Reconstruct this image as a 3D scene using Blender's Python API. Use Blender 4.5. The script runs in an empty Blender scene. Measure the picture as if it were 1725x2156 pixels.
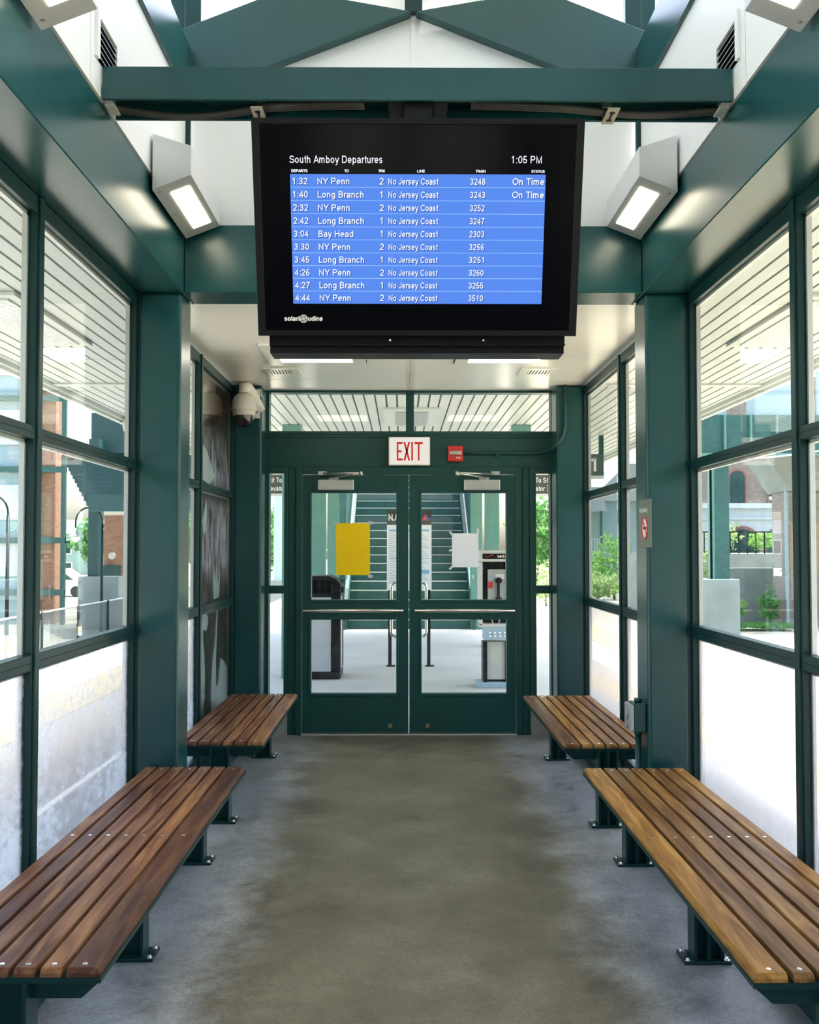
import bpy, bmesh, math, random
from mathutils import Matrix, Vector
import numpy as np
random.seed(7)
scene = bpy.context.scene
COL = scene.collection
R = math.radians

# ------------------------------------------------------------------ camera, sky, sun, exposure
cam_data = bpy.data.cameras.new('camera')
cam_data.sensor_fit = 'HORIZONTAL'; cam_data.sensor_width = 36.0
cam_data.lens = 36.0 * 2150.0 / 1725.0
cam_data.clip_start = 0.05; cam_data.clip_end = 600
camera = bpy.data.objects.new('camera', cam_data); COL.objects.link(camera)
camera.location = (-0.06, 0.0, 1.53)
camera.rotation_euler = (math.pi/2 + math.atan(77/2150), 0, -math.atan(16.5/2150))
scene.camera = camera

world = bpy.data.worlds.new('world'); scene.world = world; world.use_nodes = True
wn = world.node_tree; wn.nodes.clear()
sky = wn.nodes.new('ShaderNodeTexSky'); sky.sky_type = 'NISHITA'; sky.sun_disc = False
sky.sun_elevation = R(71); sky.sun_rotation = R(40); sky.air_density = 1.0; sky.dust_density = 5.0; sky.ozone_density = 1.0
hsv = wn.nodes.new('ShaderNodeHueSaturation'); hsv.inputs['Saturation'].default_value = 0.85
bg = wn.nodes.new('ShaderNodeBackground'); bg.inputs[1].default_value = 0.85
wo = wn.nodes.new('ShaderNodeOutputWorld')
wn.links.new(sky.outputs[0], hsv.inputs['Color']); wn.links.new(hsv.outputs[0], bg.inputs[0]); wn.links.new(bg.outputs[0], wo.inputs[0])

sun_data = bpy.data.lights.new('sun', 'SUN'); sun_data.energy = 10.0; sun_data.angle = R(0.6); sun_data.color = (1.0, 0.975, 0.94)
sun = bpy.data.objects.new('sun', sun_data); COL.objects.link(sun)
sun.location = (12, 10, 40)
sun.rotation_euler = Vector((0.217, -0.06, 1.0)).to_track_quat('Z', 'Y').to_euler()

vs = scene.view_settings
vs.view_transform = 'Standard'; vs.look = 'None'; vs.gamma = 1.0; vs.use_curve_mapping = False
vs.exposure = 0.45
try:
    cy = scene.cycles
    cy.max_bounces = 14; cy.diffuse_bounces = 7; cy.glossy_bounces = 5; cy.transmission_bounces = 8
    cy.transparent_max_bounces = 40; cy.sample_clamp_indirect = 8.0; cy.caustics_refractive = False; cy.caustics_reflective = False
    cy.use_denoising = True
except Exception:
    pass

# ------------------------------------------------------------------ materials
MATS = {}
def new_mat(name):
    m = bpy.data.materials.new(name); m.use_nodes = True; m.node_tree.nodes.clear(); MATS[name] = m
    return m, m.node_tree.nodes, m.node_tree.links
def out(nt, L, sh):
    o = nt.new('ShaderNodeOutputMaterial'); L.new(sh, o.inputs[0]); return o
def coords(nt, L, scale=(1,1,1), kind='Object'):
    t = nt.new('ShaderNodeTexCoord'); mp = nt.new('ShaderNodeMapping'); mp.inputs['Scale'].default_value = scale
    L.new(t.outputs[kind], mp.inputs[0]); return mp.outputs[0]
def noise(nt, L, vec, scale, detail=4, rough=0.55):
    n = nt.new('ShaderNodeTexNoise'); n.inputs['Scale'].default_value = scale; n.inputs['Detail'].default_value = detail
    n.inputs['Roughness'].default_value = rough
    if vec is not None: L.new(vec, n.inputs['Vector'])
    return n.outputs['Fac']
def ramp(nt, L, fac, stops):
    r = nt.new('ShaderNodeValToRGB'); el = r.color_ramp.elements
    while len(el) < len(stops): el.new(0.5)
    for e, (p, c) in zip(el, stops): e.position = p; e.color = (c[0], c[1], c[2], 1)
    L.new(fac, r.inputs[0]); return r.outputs[0]
def pbsdf(nt, L, color, rough=0.5, metal=0.0, spec=0.5, bump=None, bump_s=0.2, bump_d=0.01):
    p = nt.new('ShaderNodeBsdfPrincipled')
    if isinstance(color, (tuple, list)): p.inputs['Base Color'].default_value = (*color, 1)
    else: L.new(color, p.inputs['Base Color'])
    if isinstance(rough, (int, float)): p.inputs['Roughness'].default_value = rough
    else: L.new(rough, p.inputs['Roughness'])
    p.inputs['Metallic'].default_value = metal; p.inputs['Specular IOR Level'].default_value = spec
    if bump is not None:
        b = nt.new('ShaderNodeBump'); b.inputs['Strength'].default_value = bump_s; b.inputs['Distance'].default_value = bump_d
        L.new(bump, b.inputs['Height']); L.new(b.outputs[0], p.inputs['Normal'])
    return p
def simple(name, color, rough=0.5, metal=0.0, spec=0.5, var=0.12, vscale=6.0, bump=0.0):
    m, nt, L = new_mat(name)
    v = coords(nt, L); f = noise(nt, L, v, vscale, 5)
    c = ramp(nt, L, f, [(0.3, tuple(x*(1-var) for x in color)), (0.7, tuple(min(1, x*(1+var)) for x in color))])
    p = pbsdf(nt, L, c, rough, metal, spec, f if bump else None, bump)
    out(nt, L, p.outputs[0]); return m
def emit(name, color, strength):
    m, nt, L = new_mat(name)
    e = nt.new('ShaderNodeEmission'); e.inputs[0].default_value = (*color, 1); e.inputs[1].default_value = strength
    out(nt, L, e.outputs[0]); return m
def mixsh(nt, L, fac, a, b):
    x = nt.new('ShaderNodeMixShader')
    if isinstance(fac, (int, float)): x.inputs[0].default_value = fac
    else: L.new(fac, x.inputs[0])
    L.new(a, x.inputs[1]); L.new(b, x.inputs[2]); return x.outputs[0]
def schlick(nt, L, f0=0.045):
    lw = nt.new('ShaderNodeLayerWeight'); lw.inputs[0].default_value = 0.5
    p = nt.new('ShaderNodeMath'); p.operation = 'POWER'; p.inputs[1].default_value = 5; L.new(lw.outputs['Facing'], p.inputs[0])
    a = nt.new('ShaderNodeMath'); a.operation = 'MULTIPLY_ADD'; a.inputs[1].default_value = 1-f0; a.inputs[2].default_value = f0
    L.new(p.outputs[0], a.inputs[0]); return a.outputs[0]

simple('green_paint', (0.006, 0.060, 0.062), 0.27, spec=0.45, var=0.10, vscale=3)
simple('green_door', (0.004, 0.060, 0.053), 0.34, spec=0.4, var=0.12, vscale=4)
simple('green_frame', (0.004, 0.034, 0.034), 0.34, spec=0.28, var=0.10, vscale=3)
simple('green_light', (0.10, 0.24, 0.20), 0.4, var=0.08)
simple('green_dark', (0.012, 0.045, 0.045), 0.5, var=0.15)
simple('white_panel', (0.80, 0.80, 0.77), 0.42, var=0.02, vscale=1.5)
simple('white_ceiling', (0.90, 0.87, 0.80), 0.24, var=0.02, vscale=1.5)
simple('soffit_white', (0.58, 0.61, 0.58), 0.42, var=0.03, vscale=1.5)
simple('soffit_groove', (0.13, 0.15, 0.15), 0.7)
simple('lamp_body', (0.66, 0.66, 0.64), 0.35, metal=0.25, var=0.03)
simple('aluminium', (0.60, 0.60, 0.57), 0.30, metal=0.85, var=0.04)
simple('chrome', (0.78, 0.76, 0.70), 0.22, metal=1.0, var=0.03)
simple('brass', (0.32, 0.26, 0.14), 0.35, metal=0.9)
simple('black_plastic', (0.003, 0.003, 0.004), 0.40, spec=0.2, var=0.1)
simple('black_metal', (0.005, 0.005, 0.006), 0.45, spec=0.25, var=0.2)
simple('grey_cable', (0.06, 0.055, 0.05), 0.5, var=0.2)
simple('clip_metal', (0.55, 0.50, 0.38), 0.4, metal=0.3)
simple('cream_plastic', (0.80, 0.78, 0.70), 0.35, var=0.02)
simple('red_plastic', (0.62, 0.03, 0.02), 0.35, var=0.04)
simple('white_paint', (0.85, 0.85, 0.83), 0.5, var=0.03)
simple('paper_white', (0.80, 0.81, 0.83), 0.7, var=0.02)
simple('tape', (0.55, 0.60, 0.60), 0.4)
simple('dark_sign', (0.045, 0.05, 0.042), 0.4, var=0.06)
simple('sign_brown', (0.13, 0.15, 0.12), 0.4, var=0.08)
simple('red_print', (0.85, 0.025, 0.03), 0.5, var=0.02)
simple('blue_print', (0.25, 0.45, 0.68), 0.5, var=0.04)
simple('violet_print', (0.10, 0.08, 0.35), 0.5, var=0.04)
simple('poster_pale', (0.85, 0.88, 0.92), 0.6, var=0.05)
simple('grey_print', (0.45, 0.50, 0.55), 0.6, var=0.04)
simple('grey_steel', (0.42, 0.43, 0.42), 0.4, metal=0.3, var=0.08)
simple('phone_beige', (0.50, 0.50, 0.44), 0.4, var=0.05)
simple('phone_blue', (0.30, 0.40, 0.46), 0.4, var=0.05)
simple('galv', (0.38, 0.42, 0.42), 0.4, metal=0.5, var=0.15)
simple('ext_concrete', (0.38, 0.38, 0.37), 0.8, var=0.08, vscale=1.2)
simple('wall_concrete', (0.23, 0.26, 0.25), 0.85, var=0.18, vscale=1.0)
simple('curb_concrete', (0.26, 0.26, 0.24), 0.8, var=0.15, vscale=5)
simple('stucco_white', (0.48, 0.52, 0.53), 0.7, var=0.05)
simple('brown_trim', (0.24, 0.11, 0.09), 0.7, var=0.1)
simple('dark_glass', (0.02, 0.05, 0.05), 0.08, var=0.3, vscale=0.8)
simple('house_blue', (0.26, 0.36, 0.39), 0.7, var=0.06)
simple('house_green', (0.27, 0.38, 0.33), 0.7, var=0.06)
simple('roof_grey', (0.30, 0.33, 0.34), 0.7, var=0.1)
simple('car_white', (0.75, 0.77, 0.80), 0.2, var=0.02)
simple('tyre', (0.02, 0.02, 0.02), 0.7)
simple('yellow_paint', (0.72, 0.42, 0.05), 0.5, var=0.05)
simple('asphalt', (0.36, 0.34, 0.27), 0.9, var=0.2, vscale=0.4)
simple('bark', (0.10, 0.07, 0.05), 0.9, var=0.2)
simple('newspaper', (0.32, 0.32, 0.31), 0.8, var=0.5, vscale=9)
simple('rusty_green', (0.022, 0.085, 0.075), 0.55, var=0.2)

def floor_mat():       # concrete: tan along the middle, bluish grey toward the side walls
    m, nt, L = new_mat('floor_concrete')
    v = coords(nt, L)
    f1 = noise(nt, L, v, 1.3, 8, 0.68); f2 = noise(nt, L, v, 70, 5, 0.75); f3 = noise(nt, L, v, 7, 8, 0.7)
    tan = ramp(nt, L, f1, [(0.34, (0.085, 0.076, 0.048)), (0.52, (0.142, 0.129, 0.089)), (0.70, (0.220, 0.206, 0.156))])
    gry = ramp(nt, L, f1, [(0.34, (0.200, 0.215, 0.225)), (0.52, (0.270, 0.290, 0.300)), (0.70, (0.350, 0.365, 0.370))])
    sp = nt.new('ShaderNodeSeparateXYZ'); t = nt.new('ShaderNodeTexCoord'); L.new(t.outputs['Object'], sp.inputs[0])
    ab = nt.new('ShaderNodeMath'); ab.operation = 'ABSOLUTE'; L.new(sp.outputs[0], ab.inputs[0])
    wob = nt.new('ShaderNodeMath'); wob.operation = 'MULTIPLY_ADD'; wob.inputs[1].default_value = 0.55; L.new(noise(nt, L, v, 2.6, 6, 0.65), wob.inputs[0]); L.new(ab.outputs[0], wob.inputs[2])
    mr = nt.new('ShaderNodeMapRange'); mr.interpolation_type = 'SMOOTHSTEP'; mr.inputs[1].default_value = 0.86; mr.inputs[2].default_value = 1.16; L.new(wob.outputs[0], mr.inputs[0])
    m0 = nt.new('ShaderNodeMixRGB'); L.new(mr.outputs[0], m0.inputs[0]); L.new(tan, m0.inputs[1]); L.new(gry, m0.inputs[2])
    c2 = ramp(nt, L, f3, [(0.32, (0.66, 0.66, 0.66)), (0.5, (1, 1, 1)), (0.68, (1.22, 1.22, 1.22))])
    mx = nt.new('ShaderNodeMixRGB'); mx.blend_type = 'MULTIPLY'; mx.inputs[0].default_value = 0.9; L.new(m0.outputs[0], mx.inputs[1]); L.new(c2, mx.inputs[2])
    c3 = ramp(nt, L, f2, [(0.35, (0.62, 0.62, 0.62)), (0.65, (1.3, 1.3, 1.3))])
    my = nt.new('ShaderNodeMixRGB'); my.blend_type = 'MULTIPLY'; my.inputs[0].default_value = 0.7; L.new(mx.outputs[0], my.inputs[1]); L.new(c3, my.inputs[2])
    rg = ramp(nt, L, f3, [(0.3, (0.34,)*3), (0.7, (0.55,)*3)])
    p = pbsdf(nt, L, my.outputs[0], rg, 0, 0.5, f2, 0.25, 0.004)
    out(nt, L, p.outputs[0])
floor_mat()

def wood_mat(name, tones):
    m, nt, L = new_mat(name)
    t = nt.new('ShaderNodeTexCoord'); oi = nt.new('ShaderNodeObjectInfo')
    off = nt.new('ShaderNodeVectorMath'); off.operation = 'MULTIPLY_ADD'
    cx = nt.new('ShaderNodeCombineXYZ')
    for k in range(3): L.new(oi.outputs['Random'], cx.inputs[k])
    off.inputs[1].default_value = (31, 57, 23); L.new(cx.outputs[0], off.inputs[0]); L.new(t.outputs['Object'], off.inputs[2])
    mp = nt.new('ShaderNodeMapping'); mp.inputs['Scale'].default_value = (11, 0.9, 11); L.new(off.outputs[0], mp.inputs[0])
    warp = noise(nt, L, mp.outputs[0], 0.6, 3)
    g = nt.new('ShaderNodeTexNoise'); g.inputs['Scale'].default_value = 1.6; g.inputs['Detail'].default_value = 7; g.inputs['Distortion'].default_value = 1.4
    L.new(mp.outputs[0], g.inputs['Vector'])
    fine = nt.new('ShaderNodeTexNoise'); fine.inputs['Scale'].default_value = 9; fine.inputs['Detail'].default_value = 4
    mp2 = nt.new('ShaderNodeMapping'); mp2.inputs['Scale'].default_value = (18, 0.8, 18); L.new(off.outputs[0], mp2.inputs[0]); L.new(mp2.outputs[0], fine.inputs['Vector'])
    base = ramp(nt, L, g.outputs['Fac'], [(0.33, tones[0]), (0.5, tones[1]), (0.66, tones[2])])
    r1 = ramp(nt, L, oi.outputs['Random'], [(0.0, (0.50, 0.46, 0.50)), (0.5, (1, 1, 1)), (1.0, (1.45, 1.42, 1.15))])
    mx = nt.new('ShaderNodeMixRGB'); mx.blend_type = 'MULTIPLY'; mx.inputs[0].default_value = 1; L.new(base, mx.inputs[1]); L.new(r1, mx.inputs[2])
    fr = ramp(nt, L, fine.outputs['Fac'], [(0.35, (0.78, 0.76, 0.75)), (0.65, (1.12, 1.12, 1.1))])
    my = nt.new('ShaderNodeMixRGB'); my.blend_type = 'MULTIPLY'; my.inputs[0].default_value = 0.8; L.new(mx.outputs[0], my.inputs[1]); L.new(fr, my.inputs[2])
    p = pbsdf(nt, L, my.outputs[0], 0.45, 0, 0.13, fine.outputs['Fac'], 0.08, 0.002)
    out(nt, L, p.outputs[0])
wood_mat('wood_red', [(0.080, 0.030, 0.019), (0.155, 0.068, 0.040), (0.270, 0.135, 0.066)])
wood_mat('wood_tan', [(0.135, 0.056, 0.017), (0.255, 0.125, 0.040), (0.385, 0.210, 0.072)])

def glass_mat(name, tint=(0.90, 0.95, 0.93), f0=0.05):
    m, nt, L = new_mat(name)
    tr = nt.new('ShaderNodeBsdfTransparent'); tr.inputs[0].default_value = (*tint, 1)
    gl = nt.new('ShaderNodeBsdfGlossy'); gl.inputs['Roughness'].default_value = 0.0; gl.inputs[0].default_value = (1, 1, 1, 1)
    out(nt, L, mixsh(nt, L, schlick(nt, L, f0), tr.outputs[0], gl.outputs[0]))
glass_mat('glass', (0.945, 0.98, 0.97), 0.034)
glass_mat('glass_door', (0.95, 0.98, 0.97), 0.03)

def etched_mat(name, h0, h1, bump, rfac):       # scratched, weathered acrylic of the lowest lites
    m, nt, L = new_mat(name)
    v = coords(nt, L)
    n1 = noise(nt, L, coords(nt, L, (1, 0.6, 1)), 26, 7, 0.72); n2 = noise(nt, L, v, 2.2, 5, 0.6)
    b = nt.new('ShaderNodeBump'); b.inputs['Strength'].default_value = bump; b.inputs['Distance'].default_value = 0.01; L.new(n1, b.inputs['Height'])
    rf = nt.new('ShaderNodeBsdfRefraction'); rf.inputs['IOR'].default_value = 1.10; rf.inputs['Roughness'].default_value = 0.01
    rf.inputs[0].default_value = (0.95, 0.97, 1.0, 1); L.new(b.outputs[0], rf.inputs['Normal'])
    tr = nt.new('ShaderNodeBsdfTransparent'); tr.inputs[0].default_value = (0.95, 0.97, 0.99, 1)
    df = nt.new('ShaderNodeBsdfTranslucent'); df.inputs[0].default_value = (0.85, 0.89, 0.95, 1)
    d2 = nt.new('ShaderNodeBsdfDiffuse'); d2.inputs[0].default_value = (0.8, 0.85, 0.92, 1)
    haze = mixsh(nt, L, 0.30, df.outputs[0], d2.outputs[0])
    m1 = mixsh(nt, L, rfac, tr.outputs[0], rf.outputs[0])
    mul = nt.new('ShaderNodeMath'); mul.operation = 'MULTIPLY'; L.new(n1, mul.inputs[0]); L.new(n2, mul.inputs[1])
    fac = ramp(nt, L, mul.outputs[0], [(0.20, (h0,)*3), (0.33, (h1,)*3)])
    m2 = mixsh(nt, L, fac, m1, haze)
    gl = nt.new('ShaderNodeBsdfGlossy'); gl.inputs['Roughness'].default_value = 0.10
    out(nt, L, mixsh(nt, L, schlick(nt, L, 0.02), m2, gl.outputs[0]))
etched_mat('etched_acrylic', 0.0, 0.42, 0.6, 0.35)
etched_mat('etched_clear', 0.02, 0.10, 0.15, 0.35)

def brick_mat(name, c1, c2, mortar, scale=4.0):
    m, nt, L = new_mat(name)
    t = nt.new('ShaderNodeTexCoord'); sp = nt.new('ShaderNodeSeparateXYZ'); L.new(t.outputs['Object'], sp.inputs[0])
    ad = nt.new('ShaderNodeMath'); ad.operation = 'ADD'; L.new(sp.outputs[0], ad.inputs[0]); L.new(sp.outputs[1], ad.inputs[1])
    cb = nt.new('ShaderNodeCombineXYZ'); L.new(ad.outputs[0], cb.inputs[0]); L.new(sp.outputs[2], cb.inputs[1])
    b = nt.new('ShaderNodeTexBrick'); b.inputs['Scale'].default_value = scale; b.inputs['Color1'].default_value = (*c1, 1); b.inputs['Color2'].default_value = (*c2, 1)
    b.inputs['Mortar'].default_value = (*mortar, 1); b.inputs['Mortar Size'].default_value = 0.018
    L.new(cb.outputs[0], b.inputs['Vector'])
    p = pbsdf(nt, L, b.outputs[0], 0.85); out(nt, L, p.outputs[0])
brick_mat('brick_orange', (0.34, 0.16, 0.085), (0.24, 0.105, 0.055), (0.24, 0.20, 0.17))
brick_mat('brick_pink', (0.25, 0.18, 0.135), (0.16, 0.12, 0.10), (0.30, 0.29, 0.27))

def ballast_mat(name, dark, light, sc):
    m, nt, L = new_mat(name)
    v = coords(nt, L)
    vo = nt.new('ShaderNodeTexVoronoi'); vo.inputs['Scale'].default_value = sc; L.new(v, vo.inputs['Vector'])
    n = noise(nt, L, v, 0.7, 5)
    c = ramp(nt, L, vo.outputs['Color'], [(0.0, dark), (1.0, light)])
    c2 = ramp(nt, L, n, [(0.35, (0.8, 0.78, 0.74)), (0.65, (1.1, 1.1, 1.08))])
    mx = nt.new('ShaderNodeMixRGB'); mx.blend_type = 'MULTIPLY'; mx.inputs[0].default_value = 0.8; L.new(c, mx.inputs[1]); L.new(c2, mx.inputs[2])
    p = pbsdf(nt, L, mx.outputs[0], 0.9, 0, 0.2, vo.outputs['Distance'], 0.8, 0.05); out(nt, L, p.outputs[0])
ballast_mat('ballast', (0.26, 0.25, 0.23), (0.60, 0.58, 0.54), 14)
ballast_mat('gravel', (0.22, 0.20, 0.16), (0.52, 0.48, 0.40), 7)

def tactile_mat():
    m, nt, L = new_mat('tactile_yellow')
    v = coords(nt, L)
    vo = nt.new('ShaderNodeTexVoronoi'); vo.inputs['Scale'].default_value = 16; vo.inputs['Randomness'].default_value = 0.0; L.new(v, vo.inputs['Vector'])
    c = ramp(nt, L, vo.outputs['Distance'], [(0.2, (0.62, 0.45, 0.16)), (0.5, (0.52, 0.40, 0.20))])
    p = pbsdf(nt, L, c, 0.7, 0, 0.3, vo.outputs['Distance'], 0.5, 0.01); out(nt, L, p.outputs[0])
tactile_mat()

def leaf_mat(name, a, b):
    m, nt, L = new_mat(name)
    v = coords(nt, L, kind='Object'); n = noise(nt, L, v, 2.2, 3)
    c = ramp(nt, L, n, [(0.35, a), (0.65, b)])
    d = nt.new('ShaderNodeBsdfDiffuse'); L.new(c, d.inputs[0]); t = nt.new('ShaderNodeBsdfTranslucent'); L.new(c, t.inputs[0])
    out(nt, L, mixsh(nt, L, 0.35, d.outputs[0], t.outputs[0]))
leaf_mat('leaf_bright', (0.12, 0.28, 0.05), (0.26, 0.45, 0.11))
leaf_mat('leaf_mid', (0.06, 0.18, 0.05), (0.16, 0.34, 0.10))
leaf_mat('leaf_pale', (0.22, 0.34, 0.12), (0.42, 0.52, 0.22))

def mesh_mat():       # chain link fabric, real holes in a regular lattice
    m, nt, L = new_mat('fence_mesh')
    t = nt.new('ShaderNodeTexCoord'); sp = nt.new('ShaderNodeSeparateXYZ'); L.new(t.outputs['Object'], sp.inputs[0])
    s = nt.new('ShaderNodeMath'); s.operation = 'ADD'; L.new(sp.outputs[1], s.inputs[0]); L.new(sp.outputs[2], s.inputs[1])
    d = nt.new('ShaderNodeMath'); d.operation = 'SUBTRACT'; L.new(sp.outputs[1], d.inputs[0]); L.new(sp.outputs[2], d.inputs[1])
    fs = []
    for q in (s, d):
        a = nt.new('ShaderNodeMath'); a.operation = 'MULTIPLY'; a.inputs[1].default_value = 16; L.new(q.outputs[0], a.inputs[0])
        f = nt.new('ShaderNodeMath'); f.operation = 'FRACT'; L.new(a.outputs[0], f.inputs[0])
        g = nt.new('ShaderNodeMath'); g.operation = 'LESS_THAN'; g.inputs[1].default_value = 0.24; L.new(f.outputs[0], g.inputs[0]); fs.append(g)
    mx = nt.new('ShaderNodeMath'); mx.operation = 'MAXIMUM'; L.new(fs[0].outputs[0], mx.inputs[0]); L.new(fs[1].outputs[0], mx.inputs[1])
    tr = nt.new('ShaderNodeBsdfTransparent'); p = pbsdf(nt, L, (0.10, 0.13, 0.13), 0.5)
    out(nt, L, mixsh(nt, L, mx.outputs[0], tr.outputs[0], p.outputs[0]))
mesh_mat()

def poster_mat():     # abstract dark brown and white splashed print
    m, nt, L = new_mat('poster_print')
    v = coords(nt, L); vs_ = coords(nt, L, (1, 9, 1.1))
    n1 = noise(nt, L, v, 3.2, 7, 0.62); n2 = noise(nt, L, vs_, 4.4, 6, 0.7); n3 = noise(nt, L, v, 0.9, 3)
    base = ramp(nt, L, n1, [(0.34, (0.008, 0.007, 0.010)), (0.48, (0.05, 0.018, 0.014)), (0.58, (0.13, 0.045, 0.025)), (0.68, (0.30, 0.25, 0.30))])
    sp = nt.new('ShaderNodeSeparateXYZ'); t = nt.new('ShaderNodeTexCoord'); L.new(t.outputs['Object'], sp.inputs[0])
    band = nt.new('ShaderNodeMapRange'); band.inputs[1].default_value = 0.0; band.inputs[2].default_value = 3.0; L.new(sp.outputs[2], band.inputs[0])
    bf = ramp(nt, L, band.outputs[0], [(0.0, (0,)*3), (0.36, (0.0,)*3), (0.42, (0.75,)*3), (0.56, (0.62,)*3), (0.585, (0.05,)*3), (0.63, (0.85,)*3), (0.70, (0.55,)*3), (0.76, (0.0,)*3)])
    th = ramp(nt, L, n2, [(0.47, (0,)*3), (0.53, (1,)*3)])
    mu = nt.new('ShaderNodeMixRGB'); mu.blend_type = 'MULTIPLY'; mu.inputs[0].default_value = 1; L.new(bf, mu.inputs[1]); L.new(th, mu.inputs[2])
    mx = nt.new('ShaderNodeMixRGB'); L.new(mu.outputs[0], mx.inputs[0]); L.new(base, mx.inputs[1]); mx.inputs[2].default_value = (0.80, 0.77, 0.86, 1)
    p = pbsdf(nt, L, mx.outputs[0], 0.5)
    sq = nt.new('ShaderNodeGamma'); sq.inputs[1].default_value = 0.5; L.new(mx.outputs[0], sq.inputs[0])
    tl = nt.new('ShaderNodeBsdfTransparent'); L.new(sq.outputs[0], tl.inputs[0])
    t2 = nt.new('ShaderNodeBsdfTranslucent'); L.new(sq.outputs[0], t2.inputs[0])
    film = mixsh(nt, L, 0.6, tl.outputs[0], t2.outputs[0])
    wf = ramp(nt, L, mu.outputs[0], [(0.0, (0.22,)*3), (1.0, (0.85,)*3)])
    out(nt, L, mixsh(nt, L, wf, p.outputs[0], film))
poster_mat()

def paper_lines(name, base, ink):
    m, nt, L = new_mat(name)
    t = nt.new('ShaderNodeTexCoord'); sp = nt.new('ShaderNodeSeparateXYZ'); L.new(t.outputs['Object'], sp.inputs[0])
    a = nt.new('ShaderNodeMath'); a.operation = 'MULTIPLY'; a.inputs[1].default_value = 62; L.new(sp.outputs[2], a.inputs[0])
    f = nt.new('ShaderNodeMath'); f.operation = 'FRACT'; L.new(a.outputs[0], f.inputs[0])
    g = nt.new('ShaderNodeMath'); g.operation = 'LESS_THAN'; g.inputs[1].default_value = 0.4; L.new(f.outputs[0], g.inputs[0])
    v = coords(nt, L, (60, 1, 62)); n = noise(nt, L, v, 1.0, 2)
    h = nt.new('ShaderNodeMath'); h.operation = 'GREATER_THAN'; h.inputs[1].default_value = 0.46; L.new(n, h.inputs[0])
    k = nt.new('ShaderNodeMath'); k.operation = 'MULTIPLY'; L.new(g.outputs[0], k.inputs[0]); L.new(h.outputs[0], k.inputs[1])
    mx = nt.new('ShaderNodeMixRGB'); L.new(k.outputs[0], mx.inputs[0]); mx.inputs[1].default_value = (*base, 1); mx.inputs[2].default_value = (*ink, 1)
    p = pbsdf(nt, L, mx.outputs[0], 0.7)
    tl = nt.new('ShaderNodeBsdfTranslucent'); L.new(mx.outputs[0], tl.inputs[0])
    out(nt, L, mixsh(nt, L, 0.4, p.outputs[0], tl.outputs[0]))
paper_lines('paper_yellow', (0.98, 0.78, 0.010), (0.92, 0.71, 0.010))
paper_lines('paper_notice', (0.95, 0.96, 0.99), (0.90, 0.91, 0.94))

emit('lens_warm', (1.0, 0.90, 0.68), 8.0)
emit('lens_ceiling', (1.0, 0.94, 0.82), 5.0)
emit('screen_blue', (0.10, 0.25, 0.82), 0.80)
emit('screen_line', (0.30, 0.52, 1.0), 1.0)
emit('screen_text', (0.78, 0.80, 0.92), 0.95)
emit('screen_text_blue', (0.72, 0.78, 0.95), 0.95)
emit('screen_shadow', (0.03, 0.065, 0.27), 0.8)
emit('exit_face', (0.92, 0.87, 0.78), 0.66)
m, nt, L = new_mat('screen_black'); out(nt, L, pbsdf(nt, L, (0.0025, 0.0025, 0.004), 0.15, spec=0.06).outputs[0])
m, nt, L = new_mat('dome_smoke'); out(nt, L, pbsdf(nt, L, (0.012, 0.008, 0.006), 0.05, spec=0.8).outputs[0])
m, nt, L = new_mat('lens_prism')
vo = nt.new('ShaderNodeTexVoronoi'); vo.inputs['Scale'].default_value = 45; L.new(coords(nt, L), vo.inputs['Vector'])
out(nt, L, pbsdf(nt, L, ramp(nt, L, vo.outputs['Color'], [(0.1, (0.42, 0.43, 0.42)), (0.9, (0.85, 0.85, 0.83))]), 0.2, 0, 0.6, vo.outputs['Distance'], 0.5, 0.01).outputs[0])
m, nt, L = new_mat('clear_panel')
tr = nt.new('ShaderNodeBsdfTransparent'); pb = pbsdf(nt, L, (0.66, 0.68, 0.70), 0.3)
out(nt, L, mixsh(nt, L, 0.45, tr.outputs[0], pb.outputs[0]))

m, nt, L = new_mat('roof_translucent')  # lets added soft light through the unseen roof onto the white panels
tl = nt.new('ShaderNodeBsdfTranslucent'); tl.inputs[0].default_value = (0.56, 0.55, 0.50, 1)
out(nt, L, mixsh(nt, L, 0.45, tl.outputs[0], pbsdf(nt, L, (0.7, 0.7, 0.7), 0.5).outputs[0]))
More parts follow.
